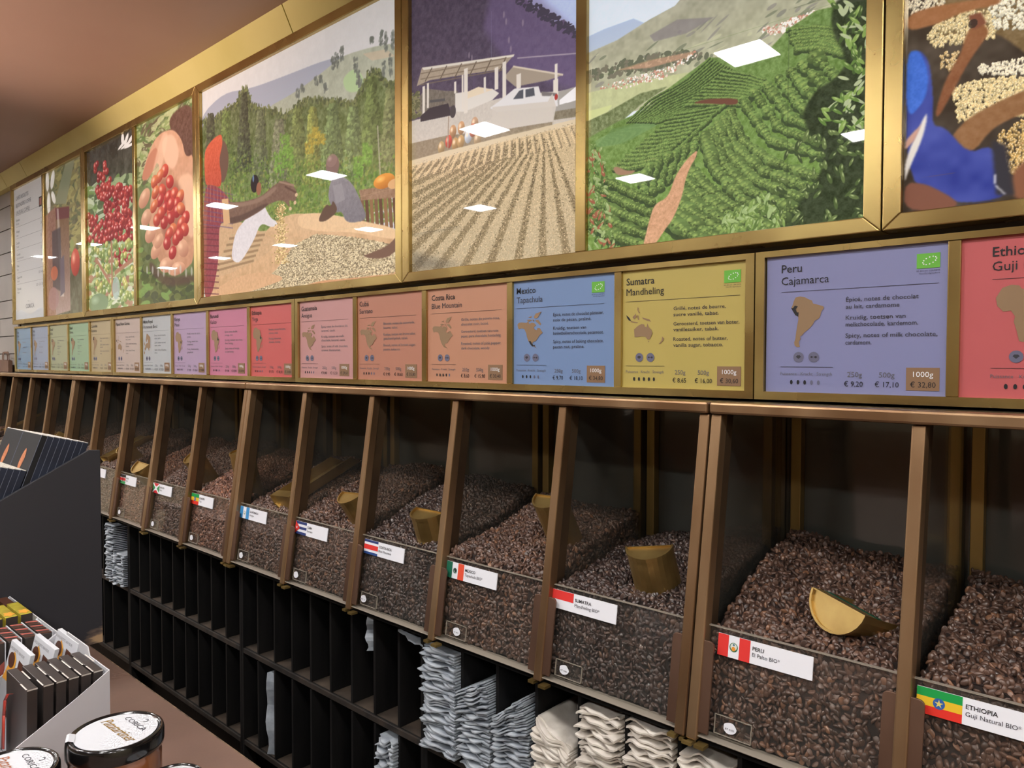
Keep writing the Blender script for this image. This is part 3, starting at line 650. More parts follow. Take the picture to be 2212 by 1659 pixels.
SIGNS = {
 1: ('red', (218, 92, 96), 'Ethiopia', 'Guji Natural', 'AF', ['Fruité, notes de fraise,', 'chocolat noir, jasmin.', 'Fruitig, toetsen van aardbei,', 'pure chocolade.', 'Fruity, notes of strawberry,', 'dark chocolate.'], ('€ 9,90', '€ 18,50', '€ 35,60'), 3, True),
 0: ('lavender blue', (138, 142, 196), 'Peru', 'Cajamarca', 'SA', ['Épicé, notes de chocolat', 'au lait, cardamome', 'Kruidig, toetsen van', 'melkchocolade, kardemom.', 'Spicy, notes of milk chocolate,', 'cardamom.'], ('€ 9,20', '€ 17,10', '€ 32,80'), 3, True),
 -1: ('yellow', (206, 184, 88), 'Sumatra', 'Mandheling', 'AU', ['Grillé, notes de beurre,', 'sucre vanillé, tabac.', 'Geroosterd, toetsen van boter,', 'vanillesuiker, tabak.', 'Roasted, notes of butter,', 'vanilla sugar, tobacco.'], ('€ 8,65', '€ 16,00', '€ 30,60'), 5, True),
 -2: ('sky blue', (118, 152, 208), 'Mexico', 'Tapachula', 'NA', ['Épicé, notes de chocolat pâtissier,', 'noix de pécan, praliné.', 'Kruidig, toetsen van', 'banketbakkerschocolade, pecannoot.', 'Spicy, notes of baking chocolate,', 'pecan nut, praline.'], ('€ 9,70', '€ 18,10', '€ 34,80'), 3, True),
 -3: ('orange', (212, 146, 112), 'Costa Rica', 'Blue Mountain', 'NA', ['Grillé, notes de poivre rose,', 'chocolat noir, boisé.', 'Geroosterd, toetsen van roze', 'peper, pure chocolade, houtachtig.', 'Roasted, notes of pink pepper,', 'dark chocolate, woody.'], ('€ 8,60', '€ 15,90', '€ 30,40'), 4, False),
 -4: ('dull orange', (204, 132, 106), 'Cuba', 'Serrano', 'NA', ['Biscuité, notes de cassonade,', 'beurre, tabac.', 'Koekjes, toetsen van bruine suiker,', 'gesuikerd gebak, tabak.', 'Biscuit, notes of brown sugar,', 'pastry, tobacco.'], ('€ 9,95', '€ 18,60', '€ 35,80'), 3, False),
 -5: ('pale pink', (214, 152, 152), 'Guatemala', 'Antigua', 'NA', ['Épicé, notes de chocolat au lait,', 'caramel, cassis.', 'Kruidig, toetsen van melk-', 'chocolade, karamel, cassis.', 'Spicy, notes of milk chocolate,', 'caramel, blackcurrant.'], ('€ 8,40', '€ 15,50', '€ 29,60'), 3, False),
 -6: ('bright red', (226, 92, 92), 'Ethiopia', 'Yirga', 'AF', ['Fruité, notes florales,', 'citron, miel.', 'Fruitig, bloemen,', 'citroen, honing.', '', ''], ('€ 9,70', '€ 18,10', '€ 34,80'), 2, False),
 -7: ('magenta pink', (214, 120, 158), 'Burundi', 'Kalico', 'AF', ['Épicé, notes de thé,', 'orange, miel.', 'Kruidig, toetsen van sinaas,', 'thee, honing.', 'Spicy, notes of orange,', 'tea and honey.'], ('€ 9,90', '€ 18,90', '€ 35,90'), 3, False),
 -8: ('lilac', (184, 156, 200), 'Kenya', 'Masai', 'AF', ['Fruité, notes de cassis,', 'pomelo.', 'Fruitig, zwarte bes,', 'pompelmoes.', 'Fruity, blackcurrant,', 'grapefruit.'], ('€ 9,80', '€ 18,60', '€ 35,80'), 4, False),
 -9: ('pale blue grey', (186, 196, 206), 'Moka Royal', 'Promenade Blend', 'EU', ['Doux, notes de noisette,', 'cacao, sucre.', 'Zacht, toetsen van noot,', 'cacao, suiker.', 'Sweet, notes of hazelnut,', 'cocoa.'], ('€ 8,20', '€ 15,20', '€ 28,90'), 4, False),
 -10: ('beige pink', (198, 178, 172), 'Papua New Guinea', '', 'AU', ['Doux, notes florales,', 'miel, cacao.', 'Zacht, toetsen van honing,', 'bloemen.', 'Sweet, notes of honey,', 'cocoa.'], ('€ 8,90', '€ 16,70', '€ 31,90'), 4, False),
 -11: ('tan', (186, 168, 128), 'Colombia', 'Supremo', 'SA', ['Doux, notes de caramel,', 'noix.', 'Zacht, toetsen van noot,', 'karamel.', 'Sweet, notes of caramel,', 'nuts.'], ('€ 8,30', '€ 15,40', '€ 29,40'), 3, False),
 -12: ('mint green', (140, 186, 148), 'Brasil', 'Santos', 'SA', ['Doux, notes de noix,', 'cacao.', 'Zacht, noten,', 'cacao.', 'Sweet, nuts,', 'cocoa.'], ('€ 7,90', '€ 14,60', '€ 27,80'), 3, False),
 -13: ('olive green', (166, 176, 138), 'Brasil', 'Bahia', 'SA', ['Corsé, notes de cacao,', 'épices.', 'Stevig, cacao,', 'kruiden.', 'Full, cocoa,', 'spices.'], ('€ 8,10', '€ 15,00', '€ 28,60'), 4, False),
 -14: ('periwinkle', (138, 160, 200), 'Deca', 'Blend', 'SA', ['Doux, notes de sucre,', 'noix.', 'Zacht, suiker.', '', 'Sweet, sugar.', ''], ('€ 8,90', '€ 16,70', '€ 31,90'), 2, False),
 -15: ('strong blue', (86, 144, 196), 'Deca', 'Doux', 'SA', ['Doux, floral.', '', 'Zacht, bloemen.', '', 'Sweet, floral.', ''], ('€ 8,90', '€ 16,70', '€ 31,90'), 2, False)}
ZT_, ZB_ = .1452, -.0422
for k in range(-3, 1):
    x0, x1 = k * U, (k + 1) * U
    t = thing('sign_rack', 'polished brass rack of the price signs ' + {-3: 'at the far left end', -2: 'from the beige to the bright red sign', -1: 'from the pale pink to the yellow sign', 0: 'around the lavender blue sign'}[k], 'rack', ((x0 + x1) / 2, 0.01, ZB_), 'brass sign racks')
    a, bb = x0 + .001, x1 - .001
    zt, zb = .1535, -.0535
    obj('frame_bar', MB().hexa([(a, 0, zb), (bb, 0, zb), (bb - .013, 0, ZB_), (a + .013, 0, ZB_)], [(a, .1, zb), (bb, .1, zb), (bb - .013, .1, ZB_), (a + .013, .1, ZB_)]), 'brass_frame', t)
    obj('frame_bar', MB().hexa([(a, 0, zt), (bb, 0, zt), (bb - .013, 0, ZT_), (a + .013, 0, ZT_)], [(a, .1, zt), (bb, .1, zt), (bb - .013, .1, ZT_), (a + .013, .1, ZT_)]), 'brass_frame', t)
    obj('frame_bar', MB().hexa([(a, 0, zb), (a + .013, 0, ZB_), (a + .013, 0, ZT_), (a, 0, zt)], [(a, .1, zb), (a + .013, .1, ZB_), (a + .013, .1, ZT_), (a, .1, zt)]), 'brass_frame', t)
    obj('frame_bar', MB().hexa([(bb, 0, zb), (bb - .013, 0, ZB_), (bb - .013, 0, ZT_), (bb, 0, zt)], [(bb, .1, zb), (bb - .013, .1, ZB_), (bb - .013, .1, ZT_), (bb, .1, zt)]), 'brass_frame', t)
    for i in range(1, 5):
        c = x0 + .0015 + i * .2393 + .0075
        obj('divider_bar', MB().box(c - .007, c + .007, .0012, .1, ZB_, ZT_), 'brass_frame', t, bevel=.0012)
    obj('gap_strip', MB().box(x0, x1, .03, .1, .1535, .164), 'ledge', t)
EX, EZ = np.array([1, 0, 0]), np.array([0, 0, 1])
def sign_x(g):
    k, i = g // 5, g % 5
    return k * U + .0155 + i * .2393
for g, (cw, rgb, a1, a2, mp_, lines, prices, st, bio) in SIGNS.items():
    x0 = sign_x(g); x1 = x0 + .225
    gm = sum(rgb) / 3; rgb = tuple((c * .86 + gm * .14) * .94 for c in rgb)
    M['sg%d' % g] = flat('sign_sheet_' + cw.replace(' ', '_'), rgb, .45, coat=.6)
    t = thing('price_sign', cw + ' price sign reading ' + a1 + ('' if g in (-12, -13, -14, -15) else ' ' + a2), 'sign', ((x0 + x1) / 2, .006, ZB_), 'price signs above the bins')
    if g in (-12, -13, -14, -15): t['label'] = cw + ' price sign at the far left end'
    obj('sheet', MB().box(x0 - .0002, x1 + .0002, .006, .012, ZB_, ZT_), 'sg%d' % g, t)
    sh = {0: .013, 1: .024, -3: .006}.get(g, 0)
    Y = .0052
    PP = lambda u, z: (x0 + sh + u, Y, z)
    near = g >= -5
    text(t, a1, PP(.008, .1221), EX, EZ, .0108, 'ink', bold=.008)
    if a2: text(t, a2, PP(.008, .1055), EX, EZ, .0105, 'ink_soft' if g < -1 else 'ink')
    def line(u0, u1, z, mtl='ink_soft', hh=.0004):
        obj('rule', MB().box(x0 + sh + u0, x0 + sh + u1, Y, Y + .0004, z, z + hh), mtl, t)
    line(.008, .203, .0955)
    for zz, s_ in zip((.0784, .0691, .0549, .046, .0315, .0223), lines):
        if s_: text(t, s_, PP(.0945, zz), EX, EZ, .0054, 'ink_soft' if near and g > -3 else 'ink_light', bold=.004, width=min(.108, .0036 * len(s_)) if near else min(.105, .0036 * len(s_)))
    def shape(pts, ox, oz, kx, kz, mtl, dy=0):
        obj('map_print', MB().face([(ox + p[0] * kx, oz - p[1] * kz) for p in pts], (0, Y - dy, 0), (1, 0, 0), (0, 0, 1)), mtl, t)
    bx = x0 + sh
    if mp_ == 'SA':
        f_ = lambda P_: [((p[0] - 330) / 260, (p[1] - 565) / 405) for p in P_]
        shape(f_(SA), bx + .022, .0884, .0443, .069, 'map_tan'); shape(f_(SA_peru if g in (0, -14) else SA_col), bx + .022, .0884, .0443, .069, 'ink', .0003)
    elif mp_ == 'NA':
        f_ = lambda P_: [((p[0] - 90) / 365, (p[1] - 585) / 465) for p in P_]
        shape(f_(NAm), bx + .010, .0885, .063, .067, 'map_tan')
        for q in NAi: shape(f_(q), bx + .010, .0885, .063, .067, 'map_tan')
        if g == -2: shape(f_(NA_mex), bx + .010, .0885, .063, .067, 'ink', .0003)
    elif mp_ == 'AU':
        f_ = lambda P_: [((p[0] - 975) / 330, (p[1] - 490) / 320) for p in P_]
        for q in [AU] + AUi: shape(f_(q), bx + .008, .0865, .070, .060, 'map_tan')
        shape(f_(AU_sum), bx + .008, .0865, .070, .060, 'ink', .0003)
    elif mp_ == 'AF':
        shape(AF, bx + .012, .0885, .05, .066, 'map_tan')
        for q in AFi: shape(q, bx + .012, .0885, .05, .066, 'map_tan')
        shape(AF_e if g != -8 else [(.74,.45),(.82,.45),(.84,.55),(.76,.55)], bx + .012, .0885, .05, .066, 'ink', .0003)
    else:
        shape(EU, bx + .010, .0885, .052, .062, 'map_tan')
        for q in EUi: shape(q, bx + .010, .0885, .052, .062, 'map_tan')
    for q, u in enumerate((.033, .0535)):
        c_ = [(math.cos(i * math.pi / 10) * .0071, math.sin(i * math.pi / 10) * .0071) for i in range(20)]
        obj('round_badge', MB().face(c_, (bx + u, Y, .006), (1, 0, 0), (0, 0, 1)), 'disc', t)
        c_ = [(a * .0035, b_ * .0025) for a, b_ in ((-1, .2), (-.5, 1), (.5, 1), (1, .2), (0, -1))] if q == 0 else [(-.0045, 0), (-.003, .0016), (0, 0), (.003, .0018), (.005, 0), (.003, -.0018), (0, .0002), (-.003, -.0012)]
        obj('badge_mark', MB().face(c_, (bx + u, Y - .0003, .006), (1, 0, 0), (0, 0, 1)), 'ink_soft', t)
    line(.008, .079, -.0076)
    text(t, 'Puissance   Kracht   Strength', PP(.008, -.0188), EX, EZ, .0042, 'ink_light', width=.070)
    for q in range(5):
        c_ = [(math.cos(i * math.pi / 6) * .0019, math.sin(i * math.pi / 6) * .0031) for i in range(12)]
        obj('strength_bean', MB().face(c_, (bx + .0235 + q * .0092, Y, -.0284), (1, 0, 0), (0, 0, 1)), 'ink' if q < st else 'disc', t)
    text(t, '250g', PP(.0975, -.0201), EX, EZ, .0064, 'ink_light', width=.0185)
    text(t, '500g', PP(.1365, -.0201), EX, EZ, .0064, 'ink_light', width=.0185)
    text(t, prices[0], PP(.0935, -.0325), EX, EZ, .0066, 'ink', width=.0235)
    text(t, prices[1], PP(.1315, -.0325), EX, EZ, .0066, 'ink', width=.0285)
    xb = min(bx + .1683, x1 - .043)
    obj('price_box', MB().box(xb, xb + .0372, Y, Y + .0006, -.0358, -.0074), 'price_tan', t)
    text(t, '1000g', (xb + .008, Y - .0004, -.0188), EX, EZ, .0064, 'white_ink', width=.0225)
    text(t, prices[2], (xb + .0048, Y - .0004, -.0318), EX, EZ, .0066, 'ink', width=.0285)
    if bio:
        xg = bx + .178 if g != 0 else bx + .1781
        lg = obj('leaf_logo', MB().box(xg, xg + .0258, Y, Y + .0005, .1145, .1325), 'logo_green', t)
        for q in range(12):
            a = 2 * math.pi * q / 12; cx_, cz_ = .0129 + .0075 * math.cos(a) + .0015, .009 + .0042 * math.sin(a) + .0022 * math.cos(a)
            pts = [(math.cos(w_) * .0009, math.sin(w_) * .0009) for w_ in [i * math.pi / 3 for i in range(6)]]
            obj('logo_star', MB().face(pts, (xg + cx_, Y - .0004, .1145 + cz_), (1, 0, 0), (0, 0, 1)), 'white_ink', lg)
        text(t, 'BE-BIO-01 CERTISYS', (xg, Y, .1105), EX, EZ, .0017, 'ink_soft', width=.0258)
        text(t, 'Non-EU Agriculture', (xg + .003, Y, .1075), EX, EZ, .0017, 'ink_soft', width=.0228)

# ------------------------------------------------------------------ poster frames
JX = [-3.6 + .942 * k for k in range(6)]
PZ0, PZ1 = .184, .7785
MIDS = {0: -3.140, 1: -2.180, 3: -.307, 4: None, 2: None}
FN = {0: 'around the menu and the bottle poster', 1: 'around the red cherry and cupped hands posters', 2: 'around the poster of people with pale beans', 3: 'around the drying yard and plantation posters', 4: 'around the blue clothed sorter poster at the right'}
for k in range(5):
    a, bb = JX[k] + .0008, JX[k + 1] - .0008
    t = thing('lightbox', 'polished brass lightbox ' + FN[k], 'lightbox', ((a + bb) / 2, 0, .164), 'brass poster lightboxes')
    zt, zb = .802, .164; w_ = .0215
    y0, y1 = -.006, .1
    A = lambda y: [(a, y, zb), (bb, y, zb), (bb, y, zt), (a, y, zt)]
    I = lambda y: [(a + w_, y, PZ0), (bb - w_, y, PZ0), (bb - w_, y, PZ1), (a + w_, y, PZ1)]
    for q in range(4):
        q2 = (q + 1) % 4
        obj('frame_bar', MB().hexa([A(y0)[q], A(y0)[q2], I(y0)[q2], I(y0)[q]], [A(y1)[q], A(y1)[q2], I(y1)[q2], I(y1)[q]]), 'brass_frame', t, bevel=.0015)
    if MIDS[k] is not None:
        c = MIDS[k]; obj('mullion', MB().box(c - .011, c + .011, -.004, .1, PZ0, PZ1), 'brass_frame', t, bevel=.0015)

# ------------------------------------------------------------------ poster pictures (painted procedurally into generated images)
def px2w(x, y):
    d = CF + (x - 1106) / 1625.226 * CR - (y - 829.5) / 1625.226 * CU
    s = (0.0 - CAM[1]) / d[1]
    return CAM[0] + s * d[0], CAM[2] + s * d[2]

def vnoise(h, w, cell, seed):
    r = np.random.default_rng(seed)
    gh, gw = int(h / cell) + 3, int(w / cell) + 3
    gq = r.random((gh, gw)).astype(np.float32)
    yy = np.arange(h) / cell; xx = np.arange(w) / cell
    y0 = yy.astype(int); x0 = xx.astype(int); fy_ = (yy - y0)[:, None]; fx_ = (xx - x0)[None, :]
    fy_ = fy_ * fy_ * (3 - 2 * fy_); fx_ = fx_ * fx_ * (3 - 2 * fx_)
    a = gq[y0][:, x0]; b_ = gq[y0][:, x0 + 1]; c_ = gq[y0 + 1][:, x0]; d_ = gq[y0 + 1][:, x0 + 1]
    return (a * (1 - fx_) + b_ * fx_) * (1 - fy_) + (c_ * (1 - fx_) + d_ * fx_) * fy_

class Pic:
    """artwork in poster coordinates; outlines are given on the photograph's pixels of the wall plane and rectified"""
    def __init__(s, x0, x1, ppm):
        s.x0, s.x1, s.ppm = x0, x1, ppm
        s.W = int((x1 - x0) * ppm); s.H = int((PZ1 - PZ0) * ppm)
        s.a = np.zeros((s.H, s.W, 3), np.float32)
        s.seed = 1
        xc = (x0 + x1) / 2
        def w2px(X, Z):
            v = np.array([X, 0, Z]) - CAM; dz = v @ CF
            return np.array([1106 + 1625.226 * (v @ CR) / dz, 829.5 - 1625.226 * (v @ CU) / dz])
        s.kx = ppm / abs(w2px(xc + .05, .45)[0] - w2px(xc - .05, .45)[0]) * .1
        s.ky = ppm / abs(w2px(xc, .5)[1] - w2px(xc, .4)[1]) * .1
    def P(s, pts):
        o = []
        for p in pts:
            X, Z = px2w(*p); o.append(((X - s.x0) * s.ppm, (PZ1 - Z) * s.ppm))
        return np.array(o, np.float32)
    def mask(s, q, feather=0):
        pad = int(feather * 2 + 2)
        x0 = max(0, int(q[:, 0].min()) - pad); x1 = min(s.W, int(q[:, 0].max()) + pad + 1)
        y0 = max(0, int(q[:, 1].min()) - pad); y1 = min(s.H, int(q[:, 1].max()) + pad + 1)
        if x1 <= x0 or y1 <= y0: return None
        X, Y = np.meshgrid(np.arange(x0, x1) + .5, np.arange(y0, y1) + .5)
        ins = np.zeros(X.shape, bool); n = len(q)
        for i in range(n):
            xa, ya = q[i]; xb, yb = q[(i + 1) % n]
            if ya == yb: continue
            c = ((ya > Y) != (yb > Y)) & (X < (xb - xa) * (Y - ya) / (yb - ya) + xa)
            ins ^= c
        mk = ins.astype(np.float32)
        for _ in range(2 if feather else 0):
            r = max(1, int(feather / 2))
            for ax in (0, 1):
                acc = mk.copy()
                for d in range(1, r + 1):
                    acc += np.roll(mk, d, ax) + np.roll(mk, -d, ax)
                mk = acc / (2 * r + 1)
        return mk, x0, x1, y0, y1
    def fill(s, q, c, feather=1, noise=0, cell=8, c2=None, axis=1, alpha=1.0, seed=None):
        r = s.mask(q, feather)
        if r is None: return
        mk, x0, x1, y0, y1 = r
        c = np.array(c, np.float32)
        col = np.broadcast_to(c, mk.shape + (3,)).copy()
        if c2 is not None:
            n_ = mk.shape[0 if axis == 1 else 1]; tt = np.linspace(0, 1, n_, dtype=np.float32)
            tt = tt[:, None, None] if axis == 1 else tt[None, :, None]
            col = c * (1 - tt) + np.array(c2, np.float32) * tt; col = np.broadcast_to(col, mk.shape + (3,)).copy()
        if noise:
            s.seed += 1
            nz = (vnoise(mk.shape[0], mk.shape[1], cell, seed or s.seed) - .5) + .6 * (vnoise(mk.shape[0], mk.shape[1], max(1.5, cell / 3), (seed or s.seed) + 99) - .5)
            col += nz[..., None] * noise
        mk = (mk * alpha)[..., None]
        s.a[y0:y1, x0:x1] = s.a[y0:y1, x0:x1] * (1 - mk) + col * mk
    def poly(s, pts, c, **k):
        q = s.P(pts)
        if len(q) > 4:
            for _ in range(getattr(s, 'sm', 0)):          # round the outline
                a = q; b_ = np.roll(q, -1, 0); q = np.stack([a * .78 + b_ * .22, a * .22 + b_ * .78], 1).reshape(-1, 2)
        s.fill(q, c, **k)
    def bg(s, c, c2=None, noise=0, cell=20): s.fill(np.array([(-9, -9), (s.W + 9, -9), (s.W + 9, s.H + 9), (-9, s.H + 9)], np.float32), c, feather=0, c2=c2, noise=noise, cell=cell)
    def ell(s, x, y, rx, ry, c, ang=0, light=None, dark=None, alpha=1.0, px=True):
        if px: (x, y), = s.P([(x, y)])
        R = max(rx, ry) + 2
        x0, x1, y0, y1 = max(0, int(x - R * s.kx)), min(s.W, int(x + R * s.kx) + 1), max(0, int(y - R * s.ky)), min(s.H, int(y + R * s.ky) + 1)
        if x1 <= x0 or y1 <= y0: return
        X, Y = np.meshgrid((np.arange(x0, x1) + .5 - x) / s.kx, (np.arange(y0, y1) + .5 - y) / s.ky)
        ca, sa = math.cos(ang), math.sin(ang)
        u = (X * ca + Y * sa) / rx; v = (-X * sa + Y * ca) / ry
        d = np.sqrt(u * u + v * v)
        mk = np.clip((1 - d) * min(rx, ry) + .5, 0, 1) * alpha
        col = np.broadcast_to(np.array(c, np.float32), mk.shape + (3,)).copy()
        if dark is not None:
            sh = np.clip((X / rx * .35 + Y / ry * .8) * .7 + .25, 0, 1)[..., None]; col = col * (1 - sh) + np.array(dark, np.float32) * sh
        if light is not None:
            hl = np.clip(1 - np.sqrt((u + .35) ** 2 + (v + .35) ** 2) * 1.9, 0, 1)[..., None]; col = col * (1 - hl) + np.array(light, np.float32) * hl
        mk = mk[..., None]
        s.a[y0:y1, x0:x1] = s.a[y0:y1, x0:x1] * (1 - mk) + col * mk
    def line(s, p0, p1, w_, c, px=True, alpha=1.0, w2=None):
        q = s.P([p0, p1]) if px else np.array([p0, p1], np.float32)
        d = q[1] - q[0]; L = np.hypot(*d) + 1e-6; n_ = np.array([-d[1], d[0]]) / L
        w_ = w_ * (s.kx + s.ky) / 2; w2 = w_ if w2 is None else w2
        s.fill(np.array([q[0] + n_ * w_ / 2, q[1] + n_ * w2 / 2, q[1] - n_ * w2 / 2, q[0] - n_ * w_ / 2], np.float32), c, feather=1, alpha=alpha)
    def speck(s, pts, n, r0, r1, cols, rx=1.0, dark=None, light=None, seed=1, clumps=None, ang=True):
        """scatter n small blobs within an outline"""
        r_ = np.random.default_rng(seed); q = s.P(pts); mk = s.mask(q, 0)
        if mk is None: return
        mm, x0, x1, y0, y1 = mk; ys, xs = np.nonzero(mm > .5)
        if not len(ys): return
        idx = np.sort(r_.integers(0, len(ys), n))
        for i in idx:
            rr = r_.uniform(r0, r1); c = cols[r_.integers(len(cols))]
            s.ell(xs[i] + x0, ys[i] + y0, rr * rx, rr, c, ang=r_.uniform(0, 3.14) if ang else 0, dark=dark, light=light, px=False)
    def image(s, name):
        im = bpy.data.images.new(name, s.W, s.H)
        out = np.ones((s.H, s.W, 4), np.float32); lum = s.a.mean(2, keepdims=True); out[..., :3] = np.clip((s.a * .82 + lum * .18) * .93 + 10, 0, 255)[::-1] / 255  # whitish haze over the posters is mixed into the print colours
        im.pixels.foreach_set(out.ravel()); im.update(); im.pack()
        return im

def lerp(a, b_, t): return (a[0] + (b_[0] - a[0]) * t, a[1] + (b_[1] - a[1]) * t)
def along(path, t):
    n = len(path) - 1; i = min(int(t * n), n - 1); return lerp(path[i], path[i + 1], t * n - i)

def paint_plantation():
    p = Pic(-.297, .148, 1900)
    p.sm = 0
    p.bg((196, 216, 236), (214, 224, 236), noise=6)
    p.poly([(1262, 80), (1300, 62), (1365, 38), (1420, 60), (1420, 130), (1262, 140)], (158, 180, 214), c2=(176, 190, 206))
    hill = [(1262, 115), (1330, 85), (1400, 40), (1455, 10), (1480, -20), (1560, -60), (1900, -80), (1900, 130), (1262, 260)]
    p.poly(hill, (154, 154, 132), c2=(172, 176, 136), noise=26, cell=30)
    r_ = np.random.default_rng(3)
    for i in range(130):   # woodland patches and hedges on the far hills
        x = r_.uniform(1270, 1830); y = r_.uniform(-10, 190) - (x - 1270) * .10
        if y < 120 - (x - 1262) * .27: continue
        p.ell(x, y, r_.uniform(3, 22), r_.uniform(1.5, 5), [(112, 112, 106), (126, 122, 118), (98, 108, 84), (182, 186, 146)][r_.integers(4)], ang=-.35 + r_.uniform(-.3, .3), alpha=.65)
    p.poly([(1400, 75), (1460, 40), (1540, 35), (1480, 70), (1410, 88)], (120, 114, 120), alpha=.7, feather=3)
    p.poly([(1262, 200), (1360, 178), (1460, 158), (1520, 150), (1470, 185), (1400, 200), (1262, 262)], (178, 186, 130), noise=14, cell=20)
    p.speck([(1262, 155), (1380, 120), (1500, 105), (1530, 120), (1400, 150), (1262, 175)], 160, 2, 6, [(92, 98, 76), (110, 108, 88)], rx=1.6, seed=11)
    p.poly([(1330, 150), (1400, 128), (1500, 108), (1490, 120), (1400, 145)], (192, 140, 108), alpha=.7, feather=3)
    for sd, reg in ((5, [(1285, 190), (1360, 165), (1430, 148), (1500, 108), (1500, 120), (1430, 168), (1340, 190)]), (6, [(1640, 60), (1760, 20), (1790, 30), (1700, 70), (1650, 75)])):
        p.speck(reg, 190, 1.0, 2.6, [(236, 232, 224), (214, 196, 180), (188, 128, 104)], rx=1.5, seed=sd)
    p.poly([(1262, 262), (1310, 240), (1380, 200), (1440, 185), (1380, 225), (1330, 270), (1262, 300)], (108, 122, 74), noise=40, cell=8)
    p.poly([(1262, 240), (1320, 225), (1310, 240), (1262, 262)], (190, 200, 130))
    p.sm = 0
    main = [(1240, 312), (1330, 262), (1400, 232), (1440, 190), (1530, 122), (1640, 125), (1700, 60), (1760, 20), (1900, -10), (1900, 620), (1240, 640)]
    p.poly(main, (96, 130, 58), c2=(104, 140, 56), noise=30, cell=9)
    p.sm = 2
    p.poly([(1280, 300), (1380, 262), (1460, 236), (1430, 262), (1340, 310), (1285, 318)], (112, 150, 82), noise=10)
    for i in range(18):
        p.line((1284 + i * 2, 316 - i * 2.2), (1352 + i * 6, 306 - i * 3.6), 1.1, (84, 124, 62))
    def rows(A, B, n, r0, r1, step=.8, dk=(46, 64, 34), lt=(138, 166, 76), base=(92, 124, 56), wob=1.0, seed=1, upto=1.0, bumpy=.25):
        rr = np.random.default_rng(seed)
        for i in range(n):
            t = i / max(1, n - 1)
            pa = [lerp(a, b_, t) for a, b_ in zip(A, B)]
            q = p.P(pa); L = np.sum(np.hypot(*(q[1:] - q[:-1]).T)); rad = r0 + (r1 - r0) * t
            m_ = max(2, int(L / (rad * step * (p.kx + p.ky) / 2)))
            for kk in range(m_ + 1):
                u = kk / m_ * upto
                x, y = along(pa, u)
                (X, Y), = p.P([(x, y)])
                s_ = rad * (1 + rr.uniform(-bumpy, bumpy))
                p.ell(X + rad * .2, Y + s_ * .8 * p.ky, s_ * 1.1, s_ * .72, dk, px=False, alpha=.92)
                bc = np.array(base) * rr.uniform(.86, 1.14)
                p.ell(X + rr.uniform(-1, 1) * wob, Y + rr.uniform(-1, 1) * wob, s_ * 1.05, s_ * .88, bc, dark=np.array(bc) * .5, light=lt, px=False)
                if s_ > 5:
                    for _ in range(12):
                        p.ell(X + rr.uniform(-.9, .9) * s_ * p.kx, Y + rr.uniform(-.3, .8) * s_ * p.ky, s_ * .16, s_ * .13, np.array(base) * rr.uniform(.45, .8), px=False, alpha=.6)
                    for _ in range(9):
                        p.ell(X + rr.uniform(-.7, .7) * s_ * p.kx, Y + rr.uniform(-.8, .5) * s_ * p.ky, s_ * .15, s_ * .12, np.array(lt) * rr.uniform(.7, 1.15), px=False, alpha=.6)
    # far terraces
    rows([(1530, 124), (1480, 170), (1440, 195)], [(1640, 180), (1560, 230), (1520, 250)], 20, 2.2, 3.4, seed=2)
    rows([(1440, 192), (1400, 215), (1352, 262)], [(1560, 215), (1500, 235), (1420, 262)], 13, 2.4, 3.6, seed=3)
    rows([(1560, 150), (1620, 160), (1650, 170)], [(1480, 225), (1560, 222), (1610, 225)], 11, 2.6, 4, seed=4)
    rows([(1700, 62), (1760, 55), (1810, 60)], [(1720, 105), (1770, 100), (1820, 115)], 7, 4, 6, seed=5, bumpy=.35)
    p.poly([(1490, 222), (1520, 212), (1592, 210), (1590, 226), (1530, 222)], (104, 60, 44), feather=1)
    # middle terraces on the left of the red path
    rows([(1455, 245), (1500, 238), (1560, 226)], [(1322, 362), (1360, 362), (1410, 352)], 14, 3.2, 6.5, seed=6)
    rows([(1560, 228), (1540, 245), (1520, 262)], [(1440, 345), (1425, 355), (1420, 362)], 5, 4, 6, seed=7)
    # big rows on the right, sweeping down
    rows([(1600, 212), (1660, 300), (1760, 330), (1830, 340)], [(1760, 120), (1800, 160), (1850, 190), (1870, 205)], 7, 8.5, 12, seed=8, bumpy=.35)
    rows([(1575, 240), (1600, 300), (1660, 345), (1760, 380)], [(1520, 290), (1540, 360), (1600, 430), (1690, 470)], 5, 9, 13, seed=9, bumpy=.35, base=(88, 116, 54))
    rows([(1500, 300), (1490, 340), (1470, 372)], [(1400, 358), (1385, 385), (1390, 420)], 6, 7, 12, seed=10, bumpy=.3)
    rows([(1480, 350), (1520, 400), (1590, 450), (1680, 500)], [(1440, 470), (1480, 500), (1540, 530), (1600, 545)], 6, 11, 16, seed=12, bumpy=.35, base=(84, 112, 52))
    rows([(1300, 385), (1350, 410), (1405, 435)], [(1270, 480), (1330, 510), (1390, 530)], 5, 9, 15, seed=13, bumpy=.35, base=(84, 112, 50))
    # red path
    path = [(1505, 320), (1478, 345), (1455, 380), (1440, 425), (1410, 440), (1398, 480), (1392, 505), (1385, 532), (1412, 528), (1430, 500), (1452, 470), (1470, 425), (1478, 385), (1490, 355), (1500, 340)]
    p.poly(path, (196, 142, 102), noise=22, cell=6)
    p.poly([(1320, 362), (1330, 378), (1360, 376), (1372, 366), (1350, 368), (1330, 358)], (150, 112, 84))
    # dark leafy branches at right and left front
    p.poly([(1800, -10), (1900, -10), (1900, 500), (1780, 510), (1700, 500), (1720, 440), (1760, 400), (1780, 330), (1740, 280), (1730, 240), (1760, 190), (1800, 170), (1830, 130), (1790, 60)], (36, 48, 26), feather=6, noise=24, cell=10, alpha=.93)
    r_ = np.random.default_rng(21)
